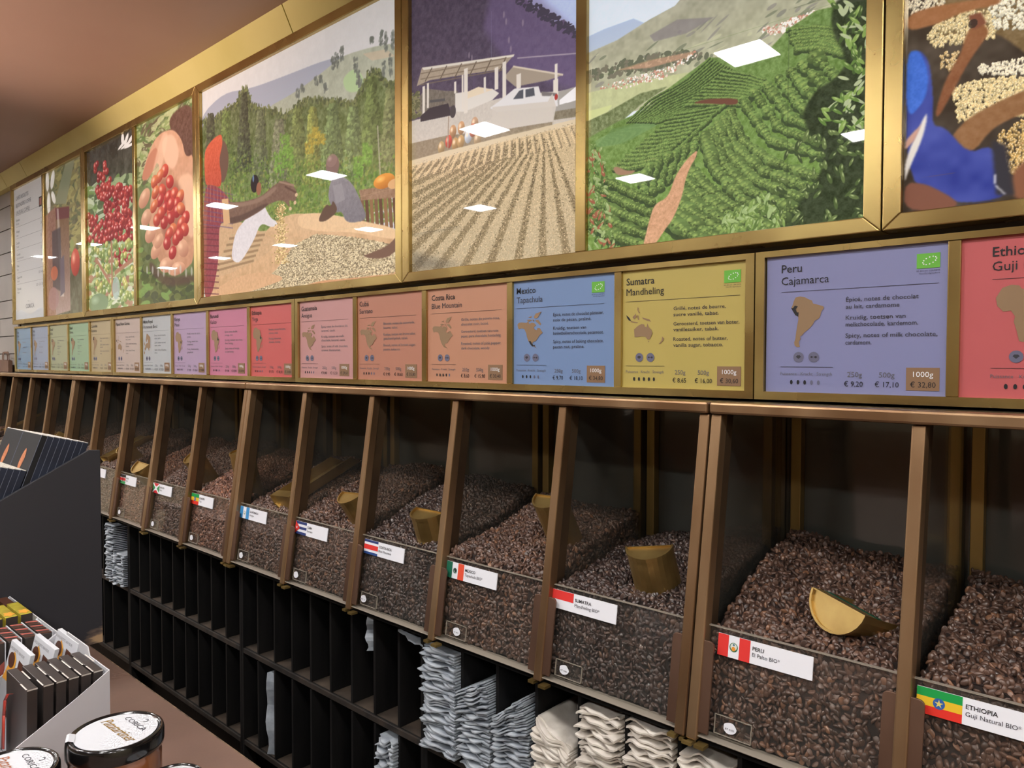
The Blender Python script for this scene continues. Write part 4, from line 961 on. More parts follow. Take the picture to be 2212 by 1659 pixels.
    for reg, n, big, cols in (([(1790, 0), (1885, 0), (1885, 300), (1760, 260), (1830, 150)], 90, 15, [(84, 122, 44), (120, 156, 66), (58, 84, 34), (160, 176, 130)]),
                         ([(1700, 300), (1885, 260), (1880, 480), (1640, 500)], 80, 13, [(52, 70, 34), (66, 88, 40), (84, 106, 52)]),
                         ([(1262, 300), (1300, 320), (1310, 420), (1330, 540), (1262, 560)], 120, 12, [(92, 124, 54), (64, 92, 38), (136, 160, 96), (150, 80, 54)]),
                         ([(1560, 470), (1650, 420), (1700, 490), (1560, 525)], 70, 14, [(110, 144, 62), (78, 108, 44), (140, 168, 100)])):
        q = p.P(reg); mm, x0, x1, y0, y1 = p.mask(q, 0); ys, xs = np.nonzero(mm > .5)
        for i in r_.integers(0, len(ys), n):
            p.ell(xs[i] + x0, ys[i] + y0, r_.uniform(.5, 1) * big, r_.uniform(2.5, 4.5), cols[r_.integers(len(cols))], ang=r_.uniform(.3, 2.6), px=False, light=(170, 190, 120))
    return p

def paint_patio():
    p = Pic(-.753, -.317, 1900)
    p.bg((66, 56, 78), (84, 70, 96), noise=16, cell=14)
    p.poly([(1060, -60), (1262, -60), (1262, 60), (1244, 72), (1215, 40), (1190, 50), (1175, 20), (1150, 15), (1120, -20)], (166, 186, 232), noise=6)
    p.poly([(1060, -30), (1160, -10), (1262, 80), (1262, 200), (1100, 150), (1040, 60)], (104, 84, 136), feather=24, alpha=.55)
    r_ = np.random.default_rng(5)
    for i in range(160):
        x = r_.uniform(1110, 1245); y = -14 + (x - 1110) * .62 + r_.uniform(-8, 16); p.ell(x, y, r_.uniform(1.5, 5), r_.uniform(1.5, 5), (58, 52, 72))
    for x, y in ((1085, 30), (1090, 45), (1126, 48), (1096, 85), (1100, 105), (1010, 118), (1016, 124)): p.ell(x, y, 2, 7, (150, 134, 150), alpha=.5)
    # yard wall, lower wall band
    p.poly([(880, 262), (960, 240), (1100, 205), (1262, 190), (1262, 265), (1180, 275), (1080, 300), (880, 352)], (188, 180, 170), noise=10)
    p.poly([(880, 310), (960, 292), (1080, 278), (1190, 262), (1190, 272), (1080, 300), (880, 352)], (138, 122, 98), noise=16)
    p.poly([(1190, 200), (1262, 180), (1262, 235), (1190, 245)], (150, 146, 140)); p.poly([(1205, 215), (1245, 182), (1262, 185), (1262, 210), (1205, 225)], (222, 222, 226))
    p.poly([(1192, 240), (1262, 228), (1262, 248), (1192, 258)], (120, 110, 88), noise=20)
    # sheds
    for q in ([(898, 215), (915, 190), (960, 195), (985, 195), (985, 225), (900, 250)],): p.poly(q, (104, 96, 86), noise=20)
    p.poly([(980, 200), (1060, 190), (1075, 200), (1060, 215), (1000, 240), (980, 240)], (206, 200, 192)); p.poly([(1000, 200), (1030, 186), (1062, 192), (1000, 214)], (214, 196, 168))
    p.poly([(897, 185), (908, 145), (1108, 116), (1080, 148), (1000, 160), (925, 172)], (158, 142, 122), noise=10)
    p.poly([(908, 145), (1108, 116), (1106, 121), (912, 150)], (206, 200, 188))
    for i in range(6): p.line((930 + i * 32, 145 - i * 4.6), (915 + i * 32, 175 - i * 4.2), 2.6, (92, 78, 64))
    for i in range(3): p.line((905, 182 - i * 12), (1090, 148 - i * 12), 1.6, (112, 96, 78))
    p.poly([(1085, 165), (1105, 142), (1215, 160), (1180, 172), (1110, 186)], (150, 136, 118)); p.line((1105, 142), (1213, 160), 3, (196, 184, 164))
    for x, y0, y1, w_ in ((912, 185, 245, 5), (921, 178, 232, 4), (1003, 146, 243, 7), (996, 160, 235, 3), (1069, 144, 192, 6), (1086, 132, 212, 6), (1117, 158, 190, 7), (1044, 165, 198, 4), (980, 175, 200, 4), (1198, 136, 205, 4), (1197, 170, 205, 7)):
        p.line((x, y0), (x, y1), w_ * 1.5, (208, 200, 190))
    p.line((1114, 124), (1262, 112), 2, (180, 170, 176), alpha=.7)
    # truck and car
    p.poly([(1055, 232), (1078, 215), (1108, 190), (1160, 185), (1166, 205), (1200, 203), (1202, 228), (1120, 236), (1070, 240)], (206, 204, 206)); p.poly([(1105, 213), (1118, 195), (1127, 192), (1127, 211)], (70, 74, 84)); p.poly([(1132, 192), (1150, 188), (1152, 205), (1132, 209)], (70, 74, 84))
    p.poly([(1166, 196), (1200, 200), (1200, 206), (1168, 206)], (110, 104, 104)); p.ell(1198, 208, 3, 6, (170, 44, 40))
    p.poly([(1060, 230), (1180, 218), (1190, 200), (1198, 230), (1192, 260), (1080, 280), (1060, 268)], (192, 184, 174), alpha=.9)
    p.poly([(905, 250), (925, 232), (965, 222), (972, 248), (905, 262)], (42, 38, 48)); p.line((925, 218), (958, 214), 5, (70, 70, 72)); p.ell(975, 240, 7, 14, (56, 52, 58))
    p.speck([(886, 200), (902, 195), (905, 250), (886, 255)], 90, 2, 5, [(86, 88, 56), (120, 118, 80)], seed=4)
    # sacks against the wall
    for x, y, c in ((975, 283, (196, 140, 92)), (993, 275, (204, 148, 98)), (1022, 266, (190, 146, 110)), (950, 318, (186, 150, 96)), (966, 305, (216, 70, 54)), (980, 310, (190, 142, 84)), (992, 305, (196, 150, 90)), (1008, 294, (196, 206, 220)), (1028, 300, (182, 150, 108)), (1018, 280, (206, 110, 80))):
        p.ell(x, y, 8, 15, c, dark=np.array(c) * .6, light=(240, 220, 190))
    p.line((964, 320), (966, 250), 3, (150, 130, 110))
    # drying floor with raked ridges
    top = [(880, 352), (960, 330), (1080, 300), (1180, 277), (1262, 255)]
    p.poly(top + [(1262, 620), (880, 640)], (196, 170, 124), c2=(176, 158, 122), noise=22, cell=4)
    p.poly([(880, 347), (960, 325), (1080, 295), (1262, 250), (1262, 262), (1080, 306), (880, 360)], (204, 186, 152))
    r_ = np.random.default_rng(8); fx_, fy_ = 1173, 262
    ang = [math.radians(a) for a in (168, 163, 158.5, 154.5, 150.5, 147, 143.5, 140, 136, 131.5, 126, 119, 111, 101, 91, 80.5, 70)]
    for a in ang:
        dx, dy = math.cos(a), math.sin(a)
        for k in range(240):
            tt = (k / 240) ** .7 * 520 + 20
            x, y = fx_ + dx * tt, fy_ + dy * tt
            yl = np.interp(x, [q[0] for q in top], [q[1] for q in top])
            if y < yl + 16 or x < 870 or x > 1262 or y > 640: continue
            ww = 1.2 + tt * .034
            p.ell(x, y, ww * .75, ww * .5, (136, 116, 80), alpha=.35)
            for _ in range(5):
                p.ell(x + r_.normal(0, .42) * ww, y + r_.uniform(-1, 1) * ww * .6, r_.uniform(.8, 1.8), r_.uniform(.8, 1.7), [(104, 88, 58), (86, 72, 50), (134, 114, 78)][r_.integers(3)], alpha=.7)
    # wavy far ridges
    for i in range(24):
        t = i / 23
        x0 = 892 + 365 * t; y0 = np.interp(x0, [q[0] for q in top], [q[1] for q in top]) + 8
        for k in range(10):
            u = k / 9
            x = x0 - 30 * (1 - t) * u + 20 * t * u; y = y0 + 34 * u
            p.ell(x, y, 3.4, 2.2, (206, 180, 134), light=(232, 212, 172), alpha=.9)
            p.ell(x + 4.5, y + 1.5, 2.2, 3, (122, 102, 74), alpha=.7)
    p.speck([(884, 352), (1262, 258), (1262, 600), (884, 620)], 7000, .5, 1.0, [(214, 190, 146), (150, 128, 92), (186, 160, 118)], seed=9)
    p.poly([(880, 540), (1060, 590), (1262, 540), (1262, 660), (880, 660)], (64, 62, 58), feather=30, alpha=.45)
    return p

def paint_farmers():
    p = Pic(-1.696, -.794, 1350)
    p.sm = 2
    p.bg((206, 206, 206), (190, 196, 206), noise=4)
    p.poly([(430, 250), (480, 200), (540, 190), (620, 160), (700, 128), (780, 112), (860, 100), (860, 300), (430, 330)], (150, 156, 176), c2=(170, 176, 186), feather=3)
    p.poly([(560, 240), (640, 195), (700, 150), (735, 120), (800, 100), (860, 90), (860, 320), (560, 330)], (166, 172, 150), feather=3, noise=16, cell=20)
    p.poly([(735, 170), (760, 145), (780, 160), (785, 195), (745, 200)], (166, 196, 138), feather=4); p.poly([(780, 115), (830, 105), (850, 120), (800, 130)], (196, 176, 146), feather=3, alpha=.7)
    r_ = np.random.default_rng(2)
    for x, y, h in ((716, 135, 26), (724, 130, 30), (735, 115, 34), (765, 140, 30), (770, 165, 30), (800, 85, 10), (820, 80, 34), (830, 90, 40), (845, 85, 36), (680, 175, 18), (640, 200, 16), (700, 190, 20), (690, 170, 14), (650, 190, 14), (775, 185, 26), (825, 150, 40), (840, 140, 46)):
        for _ in range(26): p.ell(x + r_.uniform(-3.5, 3.5), y + r_.uniform(-h / 2, h / 2), r_.uniform(.8, 2.2), r_.uniform(2, 4.5), np.array((98, 106, 98)) * r_.uniform(.85, 1.15), alpha=.6)
    crown = [(430, 262), (460, 258), (480, 235), (505, 225), (520, 195), (530, 190), (540, 225), (560, 232), (590, 235), (610, 250), (640, 225), (660, 210), (700, 215), (730, 215), (760, 225), (790, 160), (810, 150), (835, 180), (862, 170)]
    p.poly(crown + [(862, 490), (430, 520)], (84, 96, 58), c2=(112, 136, 60), noise=40, cell=16)
    for k_ in range(700):
        cx_, cy_ = along(crown, r_.random()); c = np.array([(84, 96, 58), (66, 76, 50), (104, 116, 60), (118, 126, 72)][r_.integers(4)]) * r_.uniform(.8, 1.15)
        p.ell(cx_ + r_.normal(0, 2), cy_ + r_.normal(3, 4.5), r_.uniform(1, 2.6), r_.uniform(2, 5), c, alpha=.75)
    for x, col, top, wd in ((452, (58, 62, 44), 245, 16), (487, (82, 102, 46), 240, 22), (524, (56, 62, 44), 200, 15), (560, (84, 92, 62), 238, 18), (600, (104, 106, 80), 258, 24), (640, (96, 108, 54), 230, 22), (672, (118, 124, 54), 232, 20), (715, (90, 108, 62), 225, 26), (760, (96, 114, 66), 232, 24), (800, (86, 102, 50), 165, 22), (840, (98, 104, 62), 195, 24)):
        for _ in range(620):
            u = r_.uniform(0, 1); y = top + 170 * u; ww = wd * (.35 + .8 * u); dx = r_.uniform(-1, 1)
            c = np.array(col) * r_.uniform(.66, 1.3) * (1.12 - .22 * dx)
            p.ell(x + dx * ww, y, r_.uniform(1, 3.2), r_.uniform(1.5, 5), c, alpha=.6)
    for _ in range(2600):
        x = r_.uniform(436, 858); y = 330 + 150 * r_.random() ** .6; c = np.array([(96, 134, 44), (120, 152, 56), (84, 116, 44), (140, 146, 60)][r_.integers(4)]) * r_.uniform(.8, 1.15)
        p.ell(x, y, r_.uniform(1, 3), r_.uniform(1.5, 5), c, alpha=.6)
    for x, y in ((672, 300), (680, 285), (665, 320), (690, 300)):
        for _ in range(60): p.ell(x + r_.uniform(-9, 9), y + r_.uniform(-11, 11), r_.uniform(1, 2.4), r_.uniform(1.5, 3.5), np.array((168, 148, 44)) * r_.uniform(.8, 1.2), alpha=.6)
    for x, y in ((620, 340), (600, 350), (612, 310), (770, 360), (790, 330)):
        for _ in range(120): p.ell(x + r_.uniform(-10, 10), y + r_.uniform(-22, 22), r_.uniform(1, 2.6), r_.uniform(1.5, 4), np.array((108, 156, 52)) * r_.uniform(.78, 1.18), alpha=.6)
    p.line((812, 270), (818, 380), 3, (168, 164, 140), alpha=.7)
    # crates and orange bag on the right
    for i in range(9): p.line((778 + i * 10, 425), (782 + i * 10, 492), 7, [(120, 82, 56), (98, 62, 44), (140, 96, 60)][i % 3])
    p.poly([(772, 410), (862, 395), (862, 425), (776, 432)], (150, 112, 84), noise=20); p.ell(826, 390, 17, 14, (226, 140, 40), light=(250, 190, 90), dark=(180, 96, 30)); p.ell(848, 396, 10, 9, (214, 160, 100))
    # sacks, baskets
    sack = [(440, 610), (470, 590), (520, 540), (560, 510), (600, 470), (640, 458), (700, 470), (760, 478), (862, 490), (862, 610), (700, 640), (440, 660)]
    p.poly(sack, (206, 166, 120), c2=(196, 150, 104), noise=18, cell=18)
    p.poly([(640, 462), (690, 458), (780, 476), (860, 495), (860, 520), (760, 500), (690, 500), (640, 490)], (220, 180, 132), noise=10)
    p.poly([(440, 500), (500, 470), (560, 500), (600, 520), (560, 560), (470, 600), (440, 600)], (196, 156, 112), noise=14)
    for i in range(12): p.line((462 + i * 3, 585 - i * 7), (545 + i * 2.4, 562 - i * 5.6), 4, [(150, 116, 80), (190, 156, 112)][i % 2])
    beanz = [(590, 590), (630, 530), (680, 505), (760, 512), (862, 530), (862, 585), (740, 612), (600, 628), (500, 640), (540, 610)]
    p.poly(beanz, (190, 172, 132), noise=16, cell=4)
    p.speck(beanz, 9000, .55, 1.15, [(222, 206, 166), (150, 128, 90), (200, 182, 140), (110, 92, 66)], rx=1.6, seed=31)
    p.poly([(440, 640), (500, 600), (560, 585), (620, 600), (560, 622), (480, 648)], (204, 156, 110), feather=3, noise=12); p.poly([(620, 632), (680, 606), (760, 600), (840, 590), (790, 618), (700, 640)], (196, 138, 92), feather=3, noise=12)
    # sitting man
    p.poly([(705, 430), (708, 400), (716, 382), (735, 378), (758, 395), (775, 430), (792, 475), (745, 482), (735, 455), (722, 460)], (132, 126, 132), noise=12, c2=(112, 106, 114)); p.poly([(700, 440), (712, 445), (716, 430), (728, 455), (700, 478), (682, 478)], (92, 66, 52))
    p.poly([(702, 345), (716, 332), (728, 340), (730, 360), (722, 380), (708, 382), (700, 365)], (122, 92, 84), feather=2); p.ell(713, 346, 10, 13, (140, 108, 100), light=(190, 160, 150), alpha=.7)
    p.poly([(715, 400), (735, 395), (742, 430), (722, 440)], (146, 140, 146), alpha=.6, feather=3)
    # girl
    p.ell(547, 396, 9.5, 20, (34, 28, 30)); p.ell(556, 407, 6, 15, (150, 90, 62)); p.ell(544, 385, 2, 8, (90, 116, 160)); p.poly([(530, 470), (545, 430), (560, 425), (580, 470), (600, 480), (585, 492), (560, 480), (545, 520), (515, 570), (495, 560), (505, 500)], (206, 200, 204), noise=10)
    # arm on the right
    p.poly([(862, 500), (835, 530), (800, 545), (778, 552), (800, 558), (835, 556), (862, 530)], (112, 78, 62))
    # woman: headscarf, face, plaid dress, stretched arm
    p.poly([(436, 395), (468, 402), (490, 425), (500, 450), (492, 480), (470, 480), (470, 560), (455, 640), (436, 645)], (142, 52, 62), noise=16, cell=8)
    for i in range(9):
        p.line((438 + i * 7, 398), (436 + i * 8, 480), 1.6, (196, 120, 80), alpha=.7); p.line((436, 404 + i * 10), (500, 420 + i * 9), 1.6, (92, 70, 120), alpha=.7)
    for i in range(12): p.line((436, 490 + i * 13), (470, 492 + i * 13), 1.8, (92, 34, 50), alpha=.8)
    p.poly([(478, 300), (486, 310), (491, 335), (490, 362), (484, 385), (478, 396), (466, 380), (468, 320)], (104, 72, 58), feather=1)
    p.poly([(438, 330), (448, 310), (462, 295), (476, 288), (478, 310), (470, 345), (476, 380), (474, 405), (452, 398), (440, 400)], (216, 82, 48), noise=14, c2=(196, 66, 42))
    p.poly([(478, 436), (520, 436), (560, 425), (590, 398), (610, 388), (630, 398), (640, 418), (634, 436), (620, 430), (624, 450), (608, 430), (580, 438), (560, 455), (520, 478), (490, 485)], (116, 84, 68), noise=10, dark=None) if False else p.poly([(478, 436), (520, 436), (560, 425), (590, 398), (610, 388), (630, 398), (640, 418), (634, 436), (620, 430), (624, 450), (608, 430), (580, 438), (560, 455), (520, 478), (490, 485)], (116, 84, 68), noise=12)
    p.poly([(482, 438), (520, 438), (560, 427), (592, 400), (596, 408), (562, 436), (520, 446), (484, 448)], (150, 116, 96), feather=4, alpha=.7)
    p.poly([(490, 484), (520, 477), (560, 454), (580, 438), (566, 440), (520, 464), (490, 470)], (78, 54, 46), feather=4, alpha=.7)
    p.line((600, 392), (632, 400), 3, (150, 116, 96)); p.line((612, 402), (636, 415), 3, (92, 62, 50)); p.poly([(476, 430), (490, 428), (494, 482), (480, 486)], (206, 160, 108))
    for x, y in ((624, 450), (634, 437), (637, 420)): p.ell(x, y, 3, 4, (206, 170, 130))
    # falling beans
    r_ = np.random.default_rng(77)
    for _ in range(520):
        u = r_.random(); p.ell(604 + r_.normal(0, 4 + 4 * u), 440 + u * 130, 1.4, 1.5, [(196, 164, 96), (160, 126, 70), (226, 200, 140)][r_.integers(3)], ang=r_.uniform(0, 3))
    return p

def leaves(p, reg, n, rx, ry, cols, seed, light=None):
    r_ = np.random.default_rng(seed); mm, x0, x1, y0, y1 = p.mask(p.P(reg), 0); ys, xs = np.nonzero(mm > .5)
    for i in r_.integers(0, len(ys), n * 3):
        p.ell(xs[i] + x0, ys[i] + y0, r_.uniform(.25, .55) * rx, r_.uniform(.4, .8) * ry, cols[r_.integers(len(cols))], ang=r_.uniform(0, 3.14), px=False, light=light, alpha=.85)

def paint_hands():
    p = Pic(-2.169, -1.736, 950)
    p.sm = 2
    p.bg((110, 128, 78), (92, 104, 54), noise=30, cell=30)
    leaves(p, [(294, 280), (418, 210), (418, 300), (294, 420)], 90, 26, 8, [(134, 156, 86), (84, 112, 54), (174, 184, 124), (96, 84, 60)], 3, (190, 200, 150))
    p.poly([(360, 250), (418, 212), (418, 420), (390, 360), (370, 300)], (96, 62, 50), feather=4, noise=20)
    leaves(p, [(294, 520), (350, 600), (420, 610), (420, 660), (294, 660)], 40, 22, 12, [(70, 84, 40), (96, 108, 52), (60, 70, 44), (110, 150, 66)], 5)
    skin, sh = (216, 156, 118), (172, 104, 78)
    p.poly([(303, 380), (318, 330), (332, 300), (348, 284), (372, 278), (390, 300), (398, 340), (418, 330), (418, 560), (400, 580), (372, 600), (352, 580), (336, 555), (318, 500), (322, 420), (345, 360), (330, 345), (316, 385)], (206, 148, 112), noise=16, cell=26, c2=(196, 134, 98))
    p.poly([(303, 382), (318, 335), (334, 315), (342, 335), (330, 365), (316, 388), (306, 390)], (196, 120, 88), feather=2); p.poly([(345, 300), (372, 285), (386, 330), (372, 370), (352, 350)], (226, 176, 142), feather=6)
    p.poly([(380, 380), (418, 370), (418, 520), (396, 500), (385, 440)], (232, 182, 144), feather=6, alpha=.8)
    p.poly([(338, 400), (350, 380), (392, 400), (400, 500), (372, 540), (344, 500)], (150, 84, 64), feather=14, alpha=.75)
    p.poly([(345, 290), (362, 282), (352, 340), (334, 400), (326, 420), (322, 390)], (236, 190, 156), feather=8, alpha=.6)
    p.poly([(322, 560), (352, 600), (418, 590), (418, 612), (350, 620), (318, 580)], (84, 60, 50), feather=8, alpha=.8)
    for x, y, rx, ry, a in ((309, 428, 17, 27, .3), (313, 470, 16, 24, .2), (322, 505, 17, 24, .2), (334, 540, 15, 24, .3), (340, 520, 13, 20, .3), (356, 572, 20, 20, 0), (382, 578, 20, 16, .4), (392, 535, 15, 24, -.2)):
        p.ell(x, y, rx * .72, ry * .82, skin, ang=a, light=(240, 196, 160), dark=sh)
    r_ = np.random.default_rng(4)
    pos = [(353, 368), (342, 380), (331, 392), (364, 392), (348, 410), (333, 415), (360, 425), (374, 418), (386, 424), (343, 432), (330, 445), (352, 450), (366, 456), (378, 440), (380, 455), (388, 450), (336, 475), (352, 480), (366, 470), (372, 495), (398, 470), (388, 482), (396, 495), (362, 505), (378, 515), (358, 525), (370, 545), (366, 440), (345, 460), (385, 505)]
    for x, y in pos:
        c = [(204, 52, 44), (190, 44, 44), (214, 72, 50), (222, 110, 60)][r_.integers(4)]
        p.ell(x, y, 8, 14.5, c, ang=r_.uniform(-.3, .3), light=(248, 190, 160), dark=(140, 24, 28))
    for y, n in ((585, 9),): 
        for i in range(n): p.ell(315 + i * 12, y + r_.uniform(-4, 4), 2, 9, (190, 188, 180), alpha=.6)
    return p

def paint_cherries():
    p = Pic(-2.638, -2.193, 900)
    p.bg((52, 50, 46), (120, 140, 90), noise=30, cell=24)
    leaves(p, [(186, 400), (284, 380), (284, 560), (186, 560)], 120, 26, 8, [(150, 176, 120), (106, 146, 70), (190, 206, 170), (70, 92, 54)], 3)
    leaves(p, [(186, 540), (284, 540), (284, 660), (186, 670)], 200, 20, 7, [(136, 166, 96), (180, 198, 140), (90, 120, 60), (206, 212, 190), (160, 110, 84)], 6)
    for q in range(6): p.ell(262 + (q % 3) * 8, 300 + (q // 3) * 8 + q, 3, 12, (232, 230, 226), ang=.3 * q)
    r_ = np.random.default_rng(9)
    for reg, n in (([(200, 355), (235, 350), (235, 430), (205, 425)], 36), ([(222, 400), (284, 400), (284, 520), (222, 520)], 150), ([(188, 465), (225, 460), (225, 525), (188, 525)], 34), ([(228, 540), (284, 530), (284, 590), (250, 570)], 14)):
        mm, x0, x1, y0, y1 = p.mask(p.P(reg), 0); ys, xs = np.nonzero(mm > .5)
        for i in r_.integers(0, len(ys), n): p.ell(xs[i] + x0, ys[i] + y0, 4.2, 8, [(186, 42, 44), (160, 30, 38), (206, 60, 52)][r_.integers(3)], px=False, light=(244, 190, 180), dark=(110, 16, 24))
    for _ in range(80):
        x, y = r_.uniform(188, 284), r_.uniform(520, 650); p.ell(x, y, 3.6, 8, [(150, 170, 80), (196, 190, 90), (120, 150, 70)][r_.integers(3)], light=(226, 230, 170), dark=(90, 110, 50))
    for a, b_ in (((240, 640), (238, 520)), ((205, 560), (235, 610)), ((245, 590), (284, 560))): p.line(a, b_, 5, (168, 116, 86))
    p.ell(210, 655, 22, 22, (108, 136, 96), light=(150, 180, 140)); p.ell(248, 622, 8, 24, (150, 176, 170), alpha=.8)
    return p

def paint_bottle():
    p = Pic(-3.128, -2.680, 800)
    p.bg((110, 104, 70), (78, 78, 58), noise=30, cell=26)
    leaves(p, [(100, 370), (176, 340), (176, 560), (150, 560)], 70, 20, 6, [(130, 122, 70), (160, 150, 84), (92, 100, 64)], 2)
    p.poly([(115, 440), (140, 350), (158, 345), (140, 440)], (126, 130, 96), feather=3)
    for x, y, rx, ry, a in ((100, 392, 4, 22, 0), (111, 388, 4.5, 20, .12), (103, 440, 4, 26, 0), (113, 426, 4, 15, -.2)): p.ell(x, y, rx, ry, (226, 222, 212), ang=a, light=(250, 248, 240))
    p.poly([(96, 466), (118, 445), (120, 680), (98, 685)], (140, 92, 74), noise=20); p.poly([(118, 448), (146, 445), (150, 670), (118, 680)], (112, 76, 44), noise=10, c2=(150, 120, 116))
    p.poly([(117, 450), (147, 446), (147, 470), (119, 474)], (104, 44, 50)); p.poly([(120, 450), (124, 450), (136, 640), (128, 640)], (214, 206, 196), alpha=.5, feather=3)
    p.poly([(110, 500), (128, 490), (132, 630), (112, 620)], (62, 52, 60), feather=4, alpha=.8); p.ell(115, 590, 8, 16, (204, 92, 54), alpha=.8); p.ell(113, 645, 12, 26, (150, 100, 104), alpha=.7)
    p.poly([(128, 560), (136, 550), (138, 630), (128, 640)], (96, 84, 96), feather=3)
    p.ell(160, 566, 9, 29, (206, 72, 54), light=(240, 170, 140), dark=(150, 40, 34)); p.ell(153, 530, 4, 14, (140, 150, 80))
    return p

def paint_sorter():
    p = Pic(.190, 1.088, 1200)
    p.sm = 2
    p.bg((70, 56, 38), (52, 42, 32), noise=26, cell=30)
    p.poly([(2030, -60), (2400, -60), (2400, 200), (2300, 180), (2212, 110), (2140, 60), (2040, 90), (2010, 60)], (110, 86, 48), noise=20)
    r_ = np.random.default_rng(14)
    for reg, n, c in (([(1962, -40), (2060, -60), (2040, 10), (1962, 30)], 260, (222, 206, 168)), ([(2000, 80), (2020, 50), (2090, 20), (2150, 20), (2150, 80), (2090, 90), (2020, 100)], 560, (222, 196, 128)),
                      ([(2130, 0), (2230, -20), (2400, -60), (2400, 60), (2260, 60), (2150, 60)], 900, (238, 230, 196)), ([(2110, 140), (2180, 130), (2260, 110), (2400, 90), (2400, 150), (2212, 160), (2120, 158)], 600, (238, 226, 188)),
                      ([(2030, 110), (2070, 110), (2060, 150), (2030, 150)], 60, (206, 168, 100)), ([(2055, 190), (2110, 170), (2260, 160), (2400, 150), (2400, 260), (2260, 260), (2160, 240), (2070, 262), (2060, 220)], 1900, (228, 200, 128)),
                      ([(2150, 290), (2260, 230), (2400, 200), (2400, 400), (2250, 400), (2180, 370)], 1500, (206, 160, 76))):
        mm, x0, x1, y0, y1 = p.mask(p.P(reg), 0); ys, xs = np.nonzero(mm > .5)
        for i in np.sort(r_.integers(0, len(ys), n)):
            cc = np.array(c) * r_.uniform(.78, 1.05)
            p.ell(xs[i] + x0, ys[i] + y0, 7.5, 5, cc, ang=r_.uniform(0, 3.1), dark=cc * .5, light=(252, 246, 220), px=False)
    skin = (140, 84, 44)
    p.poly([(1958, 30), (2010, 12), (2080, 0), (2160, -10), (2160, 6), (2080, 22), (2020, 50), (1958, 66)], (150, 92, 48), feather=3, noise=10)
    p.poly([(2018, 240), (2040, 170), (2075, 110), (2085, 70), (2110, 40), (2130, 55), (2135, 70), (2105, 110), (2080, 150), (2060, 190), (2024, 255)], skin, feather=3, noise=12, c2=(120, 66, 36))
    p.poly([(2090, 30), (2118, 24), (2130, 48), (2100, 62)], (120, 64, 40), feather=3); p.ell(2100, 48, 20, 14, (44, 32, 26), alpha=.8)
    p.poly([(2030, 330), (2070, 270), (2110, 240), (2212, 190), (2400, 130), (2400, 190), (2212, 240), (2140, 275), (2100, 330)], (134, 88, 48), feather=3, noise=12)
    p.poly([(2180, 380), (2212, 340), (2400, 280), (2400, 430), (2190, 440)], (124, 72, 44), feather=4)
    p.poly([(1956, 120), (1985, 104), (2006, 130), (2014, 200), (2012, 270), (2040, 272), (2090, 330), (2140, 310), (2170, 360), (2180, 425), (2060, 440), (1956, 395)], (42, 56, 150), noise=26, cell=40)
    p.poly([(1956, 110), (1984, 104), (2004, 150), (2000, 210), (1956, 260)], (40, 92, 206), feather=3, noise=16)
    p.poly([(1952, 345), (1998, 240), (2002, 252), (1990, 300), (1958, 372), (1952, 395)], (206, 200, 192), feather=1); p.poly([(1954, 300), (1985, 270), (1990, 262), (1975, 300), (1952, 325)], (190, 140, 120))
    p.poly([(1952, 392), (2000, 395), (2068, 432), (2060, 450), (1952, 455)], (116, 66, 48), feather=2)
    p.poly([(2140, 300), (2172, 310), (2190, 420), (2150, 420)], (40, 38, 46), feather=4)
    p.line((2148, 375), (2147, 395), 4, (220, 220, 224)); p.line((2148, 398), (2170, 418), 4, (220, 220, 224))
    return p

POSTERS = [(paint_bottle, 'poster of a brown bottle, white blossom and a red cherry', -3.129, -2.679), (paint_cherries, 'poster of red coffee cherries on a branch', -2.638, -2.191),
           (paint_hands, 'poster of cupped hands full of red cherries', -2.169, -1.736), (paint_farmers, 'poster of a red scarfed farmer pouring pale beans before green trees', -1.696, -.794),
           (paint_patio, 'poster of a ridged bean drying yard below a purple mountain', -.754, -.317), (paint_plantation, 'poster of green plantation rows with a red soil path', -.297, .148),
           (paint_sorter, 'poster of a blue clothed worker sorting cream beans', .189, 1.089)]
for fn, lab, x0, x1 in POSTERS:
    pic = fn(); im = pic.image(fn.__name__)
    mt, nt, b = nmat('print_' + fn.__name__[6:])
    ti = nt.nodes.new('ShaderNodeTexImage'); ti.image = im; ti.extension = 'EXTEND'
    nt.links.new(ti.outputs[0], b.inputs['Base Color']); nt.links.new(ti.outputs[0], b.inputs['Emission Color'])
    b.inputs['Emission Strength'].default_value = POSTER
    b.inputs['Roughness'].default_value = .6; b.inputs['Coat Weight'].default_value = 1; b.inputs['Coat Roughness'].default_value = .015; b.inputs['Specular IOR Level'].default_value = .1
    t = thing('poster', lab, 'poster', ((x0 + x1) / 2, .004, PZ0), 'backlit photo posters')
    o = obj('print', MB().box(x0, x1, .004, .03, PZ0 - .001, PZ1 + .001), mt, t)
    me = o.data; uv = me.uv_layers.new(name='UVMap')
    base = ORG[t.name]
    for lp in me.loops:
        v = me.vertices[lp.vertex_index].co
        X, Z = v.x + base[0], v.z + base[2]
        uv.data[lp.index].uv = ((X - pic.x0) / (pic.x1 - pic.x0), (Z - PZ0) / (PZ1 - PZ0))
    obj('backing', MB().box(x0, x1, .031, .1, PZ0, PZ1), 'ledge', t)
